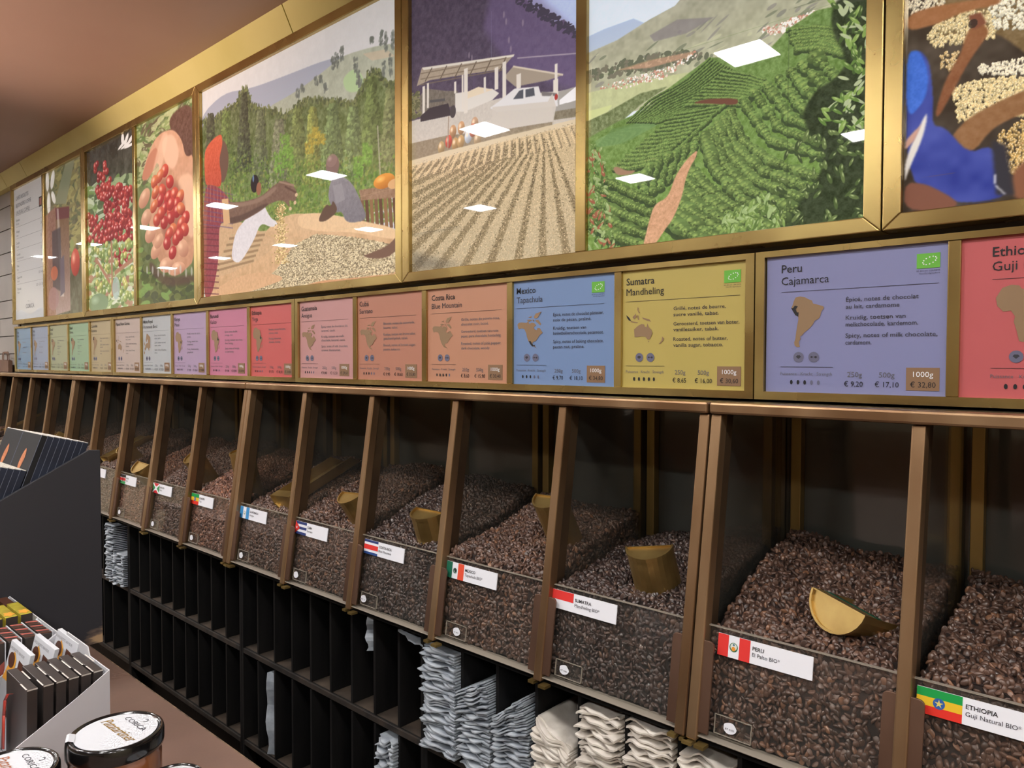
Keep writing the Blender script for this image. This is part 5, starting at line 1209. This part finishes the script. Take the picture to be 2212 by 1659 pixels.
# menu board
x0, x1 = -3.579, -3.151
M['menu'] = flat('menu_sheet', (196, 196, 196), .6, emit=.35, coat=1.0)
t = thing('menu_board', 'tall white menu board with printed price list at the far left', 'menu board', ((x0 + x1) / 2, .004, PZ0))
obj('sheet', MB().box(x0, x1, .004, .03, PZ0 - .001, PZ1 + .001), 'menu', t)
M['wave'] = flat('grey_wave_print', (176, 178, 180), .6, emit=.3)
wv = [(0, 0), (.428, 0), (.428, .03)] + [(.428 - .428 * i / 16, .03 + .012 * math.sin(i * .6)) for i in range(1, 16)] + [(0, .05)]
obj('wave_print', MB().face(wv, (x0, .0034, PZ0 + .001), (1, 0, 0), (0, 0, 1)), 'wave', t)
for i, s_ in enumerate(('CAFÉS INSOLITES', 'BIJZONDERE KOFFIE', 'UNUSUAL COFFEE')):
    text(t, s_, (x0 + .03, .0034, .728 - i * .033), EX, EZ, .017, 'ink_light')
obj('photo_print', MB().box(x1 - .062, x1 - .02, .0032, .0038, .655, .697), 'ink', t); obj('photo_inner', MB().box(x1 - .054, x1 - .028, .0028, .0031, .661, .691), 'pink_box', t)
for i, (a, b_) in enumerate((('Espresso', 'Ristretto'), ('Allongé', 'Lungo'), ('Double', 'Dubbel'), ('Cortado', 'Café, lait mousseux'), ('Moka', 'Filtre'), ('Cappuccino', 'Schuim'), ('Chocolat', 'Warm'))):
    z = .628 - i * .052
    obj('rule', MB().box(x0 + .03, x1 - .02, .0034, .0038, z + .03, z + .0308), 'ink_light', t)
    text(t, a, (x0 + .03, .0034, z + .004), EX, EZ, .011, 'ink_soft'); text(t, b_, (x0 + .03, .0034, z - .012), EX, EZ, .009, 'ink_light')
    text(t, ('2,50', '2,60', '3,40', '3,20', '3,60', '3,00  4,00', '3,20  4,20  5,00')[i], (x1 - .02, .0034, z + .006), EX, EZ, .011, 'ink_light', align='R')
text(t, 'CORICA', ((x0 + x1) / 2, .0034, .232), EX, EZ, .018, 'ink_light', align='C', width=.12)
obj('hook_logo', MB().lathe(((x0 + x1) / 2, .0034, .262), [(0.006, 0), (.009, 0)], 12), 'ink_soft', t)

# ------------------------------------------------------------------ pigeonhole shelving under the bins
YS = -.155
narrow_end = -.533
XS = [-1.86 + .0742 * i for i in range(0, 9)] + [-1.187 + .0727 * i for i in range(0, 9)]
XS = [-3.33 + .0742 * i for i in range(-4, 20) if -3.33 + .0742 * i < -1.93] + XS + [narrow_end]
XS += [-.4375, -.3555, -.2725, -.190, -.108, -.0255, .058, .14, .222, .304, .386, .468, .55]
thick = {-1.86, -1.187, narrow_end, .14}
ZMID, ZLOW, ZTOPB = -.674, -.893, -.482
units = [(-3.8, -1.86, 'leftmost'), (-1.86, -1.187, 'right of the black display stand'), (-1.187, narrow_end, 'middle'), (narrow_end, .58, 'right, crowded with folded bags')]
for ua, ub, un in units:
    t = thing('pigeonhole_shelf', 'black wooden pigeonhole unit under the bins, ' + un, 'shelving', ((ua + ub) / 2, 0, -ZO), 'pigeonhole units')
    wl = .009
    obj('side_board', MB().box(ua + .0005, ua + wl, YS, .12, -ZO + .02, ZTOPB - .001), 'black_wood', t, bevel=.001)
    obj('side_board', MB().box(ub - wl, ub - .0005, YS, .12, -ZO + .02, ZTOPB - .001), 'black_wood', t, bevel=.001)
    obj('back_board', MB().box(ua + wl, ub - wl, .10, .12, -ZO + .02, ZTOPB - .001), 'black_wood', t)
    for z in (ZMID, ZLOW):
        sh_ = obj('shelf_board', MB().box(ua + wl, ub - wl, YS + .004, .10, z - .016, z - .001), 'black_wood', t, bevel=.001)
        obj('board_top', MB().box(ua + wl, ub - wl, YS + .006, .099, z - .0009, z), 'cell_floor', t)
        obj('edge_strip', MB().box(ua + wl, ub - wl, YS, YS + .004, z - .013, z - .0015), 'black_edge', t, bevel=.0008)
    obj('plinth', MB().box(ua + wl, ub - wl, YS + .03, YS + .05, -ZO, ZLOW - .02), 'black_wood', t)
    for x in XS:
        if ua + .02 < x < ub - .02:
            for za, zb_ in ((ZMID + .0005, ZTOPB - .001), (ZLOW + .0005, ZMID - .0165)):
                obj('divider', MB().box(x - .0032, x + .0032, YS + .002, .10, za, zb_), 'black_wood', t, bevel=.0006)

# folded paper bags: every bag an object of its own
def bag_mesh(name, wd, dp, th, amp, ph, gus, mtl):
    """a folded bag lying flat: front edge waves, right part is the flat block bottom"""
    n = 12; V = []; F = []
    for iy, y in enumerate((0, .006, .03, dp)):
        for i in range(n + 1):
            u = i / n
            env = 1 if u < gus else max(0, 1 - (u - gus) / .12)
            z = amp * env * (math.sin(ph + u * 9) * .6 + math.sin(ph * 2.3 + u * 17) * .4) * (1 - .5 * iy / 3)
            yo = y + (.006 * math.sin(ph * 3 + u * 7) * env if iy == 0 else 0)
            V.append((u * wd, yo, z))
    m_ = len(V)
    V += [(x, y, z + th) for x, y, z in V]
    for iy in range(3):
        for i in range(n):
            a = iy * (n + 1) + i; F.append((a, a + n + 1, a + n + 2, a + 1)); F.append((m_ + a, m_ + a + 1, m_ + a + n + 2, m_ + a + n + 1))
    for i in range(n): F.append((i, i + 1, m_ + i + 1, m_ + i))
    for iy in range(3):
        a = iy * (n + 1); F.append((a, m_ + a, m_ + a + n + 1, a + n + 1)); a += n; F.append((a, a + n + 1, m_ + a + n + 1, m_ + a))
    me = bpy.data.meshes.new(name); me.from_pydata(V, [], F); me.materials.append(M[mtl])
    for p in me.polygons: p.use_smooth = abs(p.normal.z) > .5
    return me

def stack(xa, xb, z0, z1, mtl, lab, grp, tilt=0.0, pitch=.0052, amp=.0022, yoff=0.0, gus=.75, seed=0):
    r_ = random.Random(seed); wd = xb - xa; protos = [bag_mesh('paper_bag', wd, .15, pitch * .42, amp, r_.uniform(0, 6), gus, mtl) for _ in range(5)]
    n = int((z1 - z0) / pitch)
    for i in range(n):
        u = i / max(1, n - 1)
        o = bpy.data.objects.new('paper_bag', protos[r_.randrange(5)]); COL.objects.link(o)
        ti = tilt * max(0, (u - .25) / .75)
        jx = r_.uniform(-.0012, .0012)
        zz = z0 + .0022 + i * pitch
        if ti:
            zz = z0 + .0022 + i * pitch * (1 - abs(ti) * .5)
        o.location = (xa + .001 + jx, YS - .012 + yoff + r_.uniform(-.004, .004), zz + ZO)
        o.rotation_euler = (r_.uniform(-.01, .01), -ti * .9, r_.uniform(-.02, .02))
        if ti: o.scale = (1, 1, 1)
        tag(o, lab if 0 < i < n - 1 else ('topmost ' if i else 'lowest ') + lab, 'paper bag', grp)
G_ = lambda s_: 'folded bags ' + s_
stack(-.526, -.442, ZMID, -.487, 'bag_blue', 'bluish white folded paper bag in the wavy stack below the MEXICO tag', G_('in the first bluish stack'), seed=1, amp=.0030)
stack(-.432, -.361, ZMID, -.498, 'bag_blue', 'bluish white folded paper bag in the leaning stack second from the wavy one', G_('in the second bluish stack'), tilt=.55, seed=2)
stack(-.350, -.277, ZMID, -.498, 'bag_blue', 'bluish white folded paper bag in the fanned stack left of the white stacks', G_('in the third bluish stack'), tilt=.75, seed=3)
stack(-.267, -.195, ZMID, -.495, 'bag_white', 'white folded paper bag in the slanting stack left below the SUMATRA tag', G_('in the slanting white stack'), tilt=-.45, seed=4, pitch=.006, amp=.003, gus=1)
stack(-.184, -.113, ZMID, -.490, 'bag_white', 'white folded paper bag in the crumpled stack mid below the SUMATRA bin', G_('in the middle white stack'), seed=5, pitch=.0062, amp=.0042, gus=1)
stack(-.102, -.031, ZMID, -.488, 'bag_white', 'white folded paper bag in the stack beside the double brass post', G_('in the white stack by the double post'), seed=6, pitch=.0062, amp=.0040, gus=1)
stack(-.018, .052, ZMID, -.497, 'bag_white', 'grey white folded paper bag in the stack below the PERU bin', G_('in the stack below Peru'), seed=7, pitch=.0062, amp=.0046, gus=1)
stack(-.655, -.608, ZLOW, -.70, 'bag_blue', 'bluish folded paper bag in the lower stack under the mid shelf', G_('in the lower stack'), seed=8, pitch=.0062, amp=.004)
stack(-2.012, -1.945, ZMID, -.500, 'bag_blue', 'bluish folded paper bag in the tall stack beside the black panel', G_('in the tall far stack'), seed=9, amp=.003, pitch=.0056)
stack(-1.936, -1.872, ZMID, -.575, 'bag_blue', 'bluish folded paper bag in the shorter far stack beside the tall one', G_('in the shorter far stack'), seed=10, amp=.003, pitch=.0056)
def upright_bag(x, z0, z1, lab, y=YS, lean=.0, wdt=.018, mtl='bag_blue'):
    mb = MB(); n = 10
    A_ = []; 
    for i in range(n + 1):
        u = i / n; z = z0 + (z1 - z0) * u
        xo = lean * u + .003 * math.sin(u * 9); yo = .003 * math.sin(u * 13)
        A_.append(((x + xo, y + yo, z), (x + xo + wdt, y + .012 + yo, z), (x + xo + wdt, y + .09, z), (x + xo, y + .09, z)))
    for i in range(n): mb.hexa(A_[i], A_[i + 1])
    obj('paper_bag', mb, mtl, cat='paper bag', label=lab, loc=(x, y, z0))
upright_bag(-1.073, ZLOW + .002, -.704, 'single grey paper bag standing upright on the lower shelf')
upright_bag(-.700, -.556, -.490, 'crumpled grey paper bag hanging high in an empty pigeonhole', wdt=.012)
mb = MB().add([(-.60 + .065 * i / 8, YS - .004 + .004 * math.sin(i), -.489 - .003 * abs(math.sin(i * 1.3)) - .0014 * i) for i in range(9)] + [(-.60 + .065 * i / 8, YS + .09, -.489 - .0006 * i) for i in range(9)], [(i, i + 1, i + 10, i + 9) for i in range(8)])
mb.add([(v[0], v[1], v[2] - .0035) for v in mb.v[:18]], [(i, i + 9, i + 10, i + 1) for i in range(8)] + []); mb.f += [(i, i + 18, i + 19, i + 1) for i in range(8)]
obj('paper_bag', mb, 'bag_blue', cat='paper bag', label='single bluish bag lying at the top left of the first wavy stack', loc=(-.57, YS, -.49))

# ------------------------------------------------------------------ island counter and what stands on it
ZC = -.45
t = thing('counter', 'brown laminate display counter with a worn far edge', 'counter', (-1.3, -1.1, -ZO))
obj('worktop', MB().box(-2.7, .1, -1.6, -.604, ZC - .03, ZC), 'counter', t)
obj('edge_band', MB().box(-2.7, .1, -.6038, -.602, ZC - .03, ZC - .0005), 'counter_edge', t)
obj('cabinet', MB().box(-2.66, .06, -1.56, -.66, -ZO + .06, ZC - .031), 'counter', t)
obj('kickboard', MB().box(-2.6, .0, -1.5, -.70, -ZO, -ZO + .06), 'ledge', t)

# black display stand
XP = -.817
t = thing('display_stand', 'black painted tiered display stand with a worn lower corner', 'display stand', (XP, -.582, ZC))
prof = [(-.5825, ZC), (-.5825, -.1425), (-.599, -.1410), (-.719, -.205), (-.96, -.334), (-.96, ZC)]
for nm, xx in (('side_panel', XP - .006), ('side_panel', -1.030)):
    obj(nm, MB().prism(prof, (xx, 0, 0), (0, 1, 0), (0, 0, 1), (1, 0, 0), 0, .006), 'stand', t, bevel=.0008)
obj('back_panel', MB().box(-1.023, XP - .0065, -.588, -.582, ZC, -.30), 'stand', t)
obj('bottom_panel', MB().box(-1.023, XP - .0065, -.958, -.589, ZC, ZC + .006), 'stand', t)
ud = np.array([0, .342, .940]); nd = np.array([0, -.940, .342])
for q, (P0, n) in enumerate((((-.595, -.132), 9), ((-.681, -.167), 9))):
    yb, zb_ = P0[0] - .342 * -.0 , P0[1]
    bot = np.array([0, P0[0], P0[1]]) - ud * .165
    obj('tier_board', MB().prism([(0, 0), (.1, 0), (.1, -.004), (0, -.004)], (-1.022, bot[1] + .005 * 0, bot[2]), nd, ud, (1, 0, 0), 0, -1.022 * 0 + (XP - .0065 + 1.022)), 'stand', t)
def bar_pack(x0, x1, top, h, th, lab, grp, face=False):
    """upright chocolate bar leaning back; top = wallward top edge (y, z)"""
    o3_ = np.array([x0, top[0], top[1]]); t_ = thing('chocolate_bar', lab, 'chocolate bar', o3_ - ud * h, grp)
    obj('sleeve', MB().prism([(0, 0), (th, 0), (th, -h), (0, -h)], o3_, nd, ud, (1, 0, 0), 0, x1 - x0), 'pack_face' if face else 'pack_navy', t_, bevel=.0006)
    obj('paper_edge', MB().prism([(.0008, .0012), (th - .0008, .0012), (th - .0008, 0), (.0008, 0)], o3_, nd, ud, (1, 0, 0), .001, x1 - x0 - .001), 'paper_white', t_)
    obj('seam', MB().prism([(th - .0006, 0), (th, 0), (th, -h), (th - .0006, -h)], o3_, nd, ud, (1, 0, 0), x1 - x0, x1 - x0 + .0004), 'seam', t_)
    if face:
        c_ = [(math.copysign(abs(math.sin(i * math.pi / 8)) ** 1.5, math.sin(i * math.pi / 8)) * .0095, -math.cos(i * math.pi / 8) * .0185 + math.sin(i * math.pi / 8) * .004) for i in range(16)]
        cx_ = (x1 - x0) / 2
        obj('leaf_print', MB().face([(cx_ + a, -.043 + b_) for a, b_ in c_], o3_ + nd * (th + .0004), (1, 0, 0), ud), 'leaf_orange', t_)
    return t_
TH = .0086
ORDB = ['rearmost', 'second rearmost', 'third from the back', 'fourth from the back', 'fifth from the back', 'sixth from the back', 'seventh from the back', 'foremost']
for tier, (P0, n, tn) in enumerate((((-.595, -.132), 8, 'upper'), ((-.681, -.167), 8, 'lower'))):
    for i in range(n):
        y = P0[0] - .0087 * .94 * i; z = P0[1] + .0087 * (.252) * i
        top = (y, z)
        for c_, (xa, xb) in enumerate(((-.9215, -.8295), (-1.0155, -.9235))):
            last = i == n - 1
            side = 'right' if c_ == 0 else 'left'
            lab = ('foremost charcoal chocolate bar with an orange leaf, %s one in the %s tier' % (side, tn)) if last else 'navy chocolate bar, %s in the %s column of the %s tier' % (ORDB[i], side, tn)
            bar_pack(xa, xb, top, .16, TH, lab, ('leaf faced bars' if last else 'navy bars, %s column of the %s tier' % (side, tn)), face=last)

# white cartons with chocolate tablets
YB = -.709
def carton(xa, xb, lab, y1=-.90):
    t = thing('display_carton', lab, 'carton', ((xa + xb) / 2, YB, ZC), 'white display cartons')
    side = [(YB, ZC), (YB, -.3465), (-.745, -.369), (-.82, -.412), (y1, -.428), (y1, ZC)]
    obj('side_wall', MB().prism(side, (xb - .0012, 0, 0), (0, 1, 0), (0, 0, 1), (1, 0, 0), 0, .0012), 'carton', t)
    obj('side_wall', MB().prism(side, (xa, 0, 0), (0, 1, 0), (0, 0, 1), (1, 0, 0), 0, .0012), 'carton', t)
    obj('back_wall', MB().box(xa + .0012, xb - .0012, YB - .0012, YB, ZC, -.3465), 'carton', t)
    obj('front_wall', MB().box(xa + .0012, xb - .0012, y1, y1 + .0012, ZC, -.428), 'carton', t)
    obj('bottom', MB().box(xa + .0012, xb - .0012, y1 + .0012, YB - .0012, ZC, ZC + .0012), 'carton', t)
    if xb > -.5:
        obj('back_flap', MB().prism([(xa + .03, -.3465), (xb - .06, -.3465), (xb - .066, -.337), (xa + .036, -.337)], (0, YB - .0012, 0), (1, 0, 0), (0, 0, 1), (0, 1, 0), 0, .0012), 'carton', t)
carton(-.599, -.426, 'nearest white carton holding dark chocolate tablets')
carton(-.679, -.600, 'white carton of striped pink and brown tablets')
carton(-.759, -.680, 'white carton with yellow flower tablets')
carton(-.815, -.760, 'farthest white carton against the black panel')

ORD = ['rearmost', 'second rearmost', 'third from the back', 'fourth from the back', 'fifth from the back', 'sixth from the back', 'seventh from the back', 'eighth from the back']
def tablet(xa, xb, y, z1, th, lab, grp, style, z0=ZC + .003, lean=.0):
    t = thing('chocolate_tablet', lab, 'chocolate tablet', ((xa + xb) / 2, y, z0), grp)
    dy = lean
    A_ = [(xa, y, z0), (xb, y, z0), (xb, y - th, z0), (xa, y - th, z0)]
    B_ = [(xa, y + dy, z1), (xb, y + dy, z1), (xb, y + dy - th, z1), (xa, y + dy - th, z1)]
    main = {'dark': 'choc_dark', 'white': 'label_white', 'stripe': 'choc_dark', 'flower': 'yellow', 'choc': 'choc'}[style]
    obj('box', MB().hexa(A_, B_), main, t, bevel=.0005)
    T = lambda u, v: (xa + (xb - xa) * u, y + dy - th * v, z1 + .0005)
    def top(pts, mtl): obj('top_print', MB().add([T(*p) for p in pts], [tuple(range(len(pts)))]), mtl, t)
    Fp = lambda u, w: (xa + (xb - xa) * u, y - th - .0005 + dy * w, z0 + (z1 - z0) * w)
    Sp = lambda v, w: (xb + .0004, y - th * v + dy * w, z0 + (z1 - z0) * w)
    if style == 'dark':
        obj('tuck_flap', MB().add([T(.22, 0), T(.62, 0), T(.62, -.16), T(.22, -.16)], [(0, 1, 2, 3)]), 'paper_white', t)
        obj('tuck_flap', MB().add([T(.72, 1.12), T(1, 1.12), T(1, .96), T(.72, .96)][::-1], [(0, 1, 2, 3)]), 'paper_white', t)
        obj('edge_line', MB().add([Sp(1, 1), Sp(0, 1), Sp(0, .985), Sp(1, .985)], [(0, 1, 2, 3)]), 'paper_white', t)
    if style == 'white':
        obj('front_print', MB().add([Fp(.0, .6), Fp(.5, .6), Fp(.45, .86), Fp(.3, .93), Fp(0, .9)], [(0, 1, 2, 3)]), 'orange', t)
        obj('chocolate_square', MB().add([Fp(.55, .3), Fp(1, .3), Fp(1, .86), Fp(.58, .88)], [(0, 1, 2, 3)]), 'choc', t)
        cc = [Fp(.25 + .15 * math.cos(i * math.pi / 8), .83 + .08 * math.sin(i * math.pi / 8)) for i in range(16)]
        obj('round_logo', MB().add([(p[0], p[1] - .0005, p[2]) for p in cc], [tuple(range(16))]), 'choc', t)
        text(t, 'NOUVELLE RECETTE, NEW RECIPE', (xa + .006, y - th - .0012 + dy * .88, z0 + (z1 - z0) * .95), (1, 0, 0), (0, .2, .98), .003, 'ink_soft', width=(xb - xa) * .8)
    if style == 'stripe':
        for i in range(6): top([(i / 6, 1), ((i + .55) / 6, 1), ((i + 1.1) / 6, 0), ((i + .55) / 6, 0)], 'pink_box' if i % 2 == 0 else 'choc')
        obj('side_print', MB().add([Sp(1, 0), Sp(0, 0), Sp(0, .78), Sp(1, .68)], [(0, 1, 2, 3)]), 'pink_box', t)
        obj('white_back', MB().hexa([(xa, y + .0004, z0), (xb, y + .0004, z0), (xb, y + .0016, z0), (xa, y + .0016, z0)], [(xa, y + dy + .0004, z1 + .001), (xb, y + dy + .0004, z1 + .001), (xb, y + dy + .0016, z1 + .001), (xa, y + dy + .0016, z1 + .001)]), 'label_white', t)
        text(t, 'DESSERT NOIR', (xb - .004, y + dy, z1 + .0016), (-1, 0, 0), (0, 1, 0), .0012, 'ink_soft', width=.04)
    if style == 'flower':
        for i in range(3):
            cx_, cy_ = .25 + i * .27, .5
            top([(cx_ + .14 * math.cos(a) * (1 + .25 * math.cos(5 * a)), cy_ + .42 * math.sin(a) * (1 + .25 * math.cos(5 * a))) for a in [k2 * math.pi / 10 for k2 in range(20)]], 'yellow' if i < 2 else 'orange')
        obj('side_print', MB().add([Sp(1, 0), Sp(0, 0), Sp(0, 1), Sp(1, 1)], [(0, 1, 2, 3)]), 'choc_dark', t)
for i in range(6):
    y = -.7145 - .0123 * i - (.003 if i == 5 else 0)
    tablet(-.5125, -.436, y, -.3475, .0098, 'foremost dark brown tablet with a red swirl' if i == 5 else ORD[i] + ' dark brown tablet in the right row of the nearest white carton', 'foremost tablet' if i == 5 else 'dark tablets in the nearest carton', 'dark', lean=.002)
for i in range(3):
    y = -.728 - .025 * i
    tablet(-.595, -.520, y - .004, -.341, .005, ['rearmost', 'middle', 'front'][i] + ' white faced tablet with an orange rim in the nearest carton', 'white faced tablets', 'white', lean=.026)
tablet(-.595, -.520, -.806, -.352, .010, 'dark tablet at the front of the left row, red swirl across its face', None, 'dark', lean=.002)
sw = thing('red_ribbon', 'glossy red swirl in front of the foremost dark tablet', 'ribbon', (-.49, -.80, ZC + .01))
pts = [(-.470, -.7925, -.3600), (-.484, -.793, -.364), (-.494, -.7935, -.374), (-.498, -.794, -.392), (-.500, -.795, -.43)]
mb = MB()
for a, b_ in zip(pts[:-1], pts[1:]):
    a, b_ = np.array(a), np.array(b_); nrm = np.array([.0045, 0, .0015])
    mb.hexa([a - nrm, a + nrm, a + nrm + (0, .001, 0), a - nrm + (0, .001, 0)], [b_ - nrm, b_ + nrm, b_ + nrm + (0, .001, 0), b_ - nrm + (0, .001, 0)])
obj('swirl', mb, 'red', sw, smooth=True)
for i in range(6):
    tablet(-.674, -.606, -.7165 - .0172 * i, -.347, .0125, ORD[i] + ' striped pink and brown tablet in its white carton', 'striped tablets', 'stripe', lean=.002)
for i in range(6):
    tablet(-.753, -.686, -.7165 - .0172 * i, -.340, .0135, ORD[i] + ' yellow flower printed tablet in its carton', 'yellow flower tablets', 'flower', lean=.002)
for i in range(4):
    tablet(-.809, -.766, -.7165 - .0172 * i, -.345, .0125, ORD[i] + ' red brown tablet in the farthest carton', 'farthest tablets', 'choc', lean=.002)

# spread jars
def jar(cx, cy, zl, r, h, lab, t1, ink, ang=.0, tabang=-2.2):
    z0 = ZC; t = thing('spread_jar', lab, 'jar', (cx, cy, z0), 'jars of spread')
    rb = r * .955
    obj('glass_body', MB().lathe((cx, cy, z0), [(0, .001), (rb * .8, .001), (rb * .97, .004), (rb, .012), (rb, h - .024), (rb * .985, h - .02), (rb * .985, h - .012)], 40), 'amber', t, smooth=True)
    obj('lid', MB().lathe((cx, cy, z0 + h), [(r * .985, -.0165), (r * 1.0, -.016), (r * 1.01, -.013), (r * 1.005, -.004), (r * .985, -.0015), (r * .95, -.0004), (r * .92, -.0012), (r * .90, -.0022), (0, -.0022)], 48), 'lid_black', t, smooth=True)
    n = 40; pts = [(r * .865 * math.cos(2 * math.pi * i / n), r * .865 * math.sin(2 * math.pi * i / n)) for i in range(n)]
    lb = obj('lid_label', MB().prism(pts, (cx, cy, z0 + h - .0021), (1, 0, 0), (0, 1, 0), (0, 0, 1), 0, .0004), 'label_white', t)
    ca, sa = math.cos(tabang), math.sin(tabang); e1 = np.array([ca, sa, 0]); e2 = np.array([-sa, ca, 0])
    o = np.array([cx, cy, z0 + h])
    wtab = r * .2
    strip = [(r * .83, -.0016), (r * .95, .0002), (r * 1.004, -.0006), (r * 1.02, -.005), (r * 1.022, -.017), (rb * 1.01, -.022), (rb * 1.01, -.034)]
    mb = MB()
    for (ra, za), (rc, zc_) in zip(strip[:-1], strip[1:]):
        mb.add([o + e1 * ra - e2 * wtab + (0, 0, za + .0006), o + e1 * ra + e2 * wtab + (0, 0, za + .0006), o + e1 * rc + e2 * wtab + (0, 0, zc_ + .0006), o + e1 * rc - e2 * wtab + (0, 0, zc_ + .0006)], [(0, 1, 2, 3)])
    obj('seal_strip', mb, 'label_white', t)
    ex = np.array([math.cos(ang), math.sin(ang), 0]); ey = np.array([-math.sin(ang), math.cos(ang), 0])
    zz = z0 + h - .0014
    text(t, t1, (cx, cy, zz) - ex * r * .72 * 1 - ey * r * .06 + (0, 0, .0), ex, ey + ex * .28, r * .24, ink, width=r * 1.42, name='script_lettering', bold=.006)
    text(t, 'CORICA', np.array((cx, cy, zz)) - ex * r * .50 + ey * r * .38, ex, ey, r * .13, 'ink_soft', width=r * .95)
    mbh = MB(); 
    for i in range(7):
        a0, a1 = -1.2 + i * .55, -1.2 + (i + 1) * .55; rr = r * .075
        c0 = np.array((cx, cy, zz)) + ey * r * .66 + ex * r * .0
        P_ = lambda a, q: c0 + ex * math.cos(a) * q + ey * math.sin(a) * q
        mbh.add([P_(a0, rr), P_(a1, rr), P_(a1, rr * .7), P_(a0, rr * .7)], [(0, 1, 2, 3)])
    obj('hook_mark', mbh, 'ink_soft', t)
    sl = MB(); 
    for i in range(4):
        a0 = -.45 + i * .2; a1 = a0 + .2
        f_ = lambda a, z: (cx + rb * 1.008 * math.cos(a), cy + rb * 1.008 * math.sin(a), z0 + z)
        sl.add([f_(a0 - .9, .012), f_(a1 - .9, .012), f_(a1 - .9, h - .036), f_(a0 - .9, h - .036)], [(0, 1, 2, 3)])
    obj('side_label', sl, 'label_white', t)
jar(-.2715, -.7575, -.35, .0405, .1055, 'largest black lidded jar of amber spread, gold script lettering', 'Patatartiner', 'gold_ink', ang=.05, tabang=-1.95)
jar(-.2790, -.8430, -.35, .0395, .10, 'black lidded spread jar at the bottom left corner, copper script', 'Patatartiner', 'copper_ink', ang=-.02, tabang=-2.4)
jar(-.2000, -.7370, -.372, .0275, .078, 'small spread jar right of the largest jar, mostly cut off', 'Patatartiner', 'copper_ink', ang=.15, tabang=-2.6)

# kraft carrier bags at the far left end
for i, (x, wd, lab) in enumerate(((-3.735, .15, 'front brown kraft carrier bag at the far left end'), (-3.845, .15, 'rear brown kraft carrier bag at the far left end'))):
    t = thing('kraft_bag', lab, 'carrier bag', (x, .01, -.057), 'kraft carrier bags')
    obj('body', MB().box(x - wd / 2, x + wd / 2 + .01, -.014 + i * .021, .004 + i * .021, -.057, -.002 + .004 * i), 'kraft', t, bevel=.002)
    hb = MB(); y = -.006 + i * .021; z = -.004; x += .02
    arc = [(x - .045, z), (x - .043, z + .028), (x - .03, z + .04), (x + .03, z + .04), (x + .043, z + .028), (x + .045, z)]
    for (xa, za), (xb, zb_) in zip(arc[:-1], arc[1:]):
        d = np.array([xb - xa, 0, zb_ - za]); L = np.linalg.norm(d); nrm = np.array([-d[2], 0, d[0]]) / L * .004
        hb.hexa([np.array((xa, y, za)) - nrm, np.array((xa, y, za)) + nrm, np.array((xa, y + .002, za)) + nrm, np.array((xa, y + .002, za)) - nrm],
                [np.array((xb, y, zb_)) - nrm, np.array((xb, y, zb_)) + nrm, np.array((xb, y + .002, zb_)) + nrm, np.array((xb, y + .002, zb_)) - nrm])
    obj('handle', hb, 'kraft', t)

flush_texts()
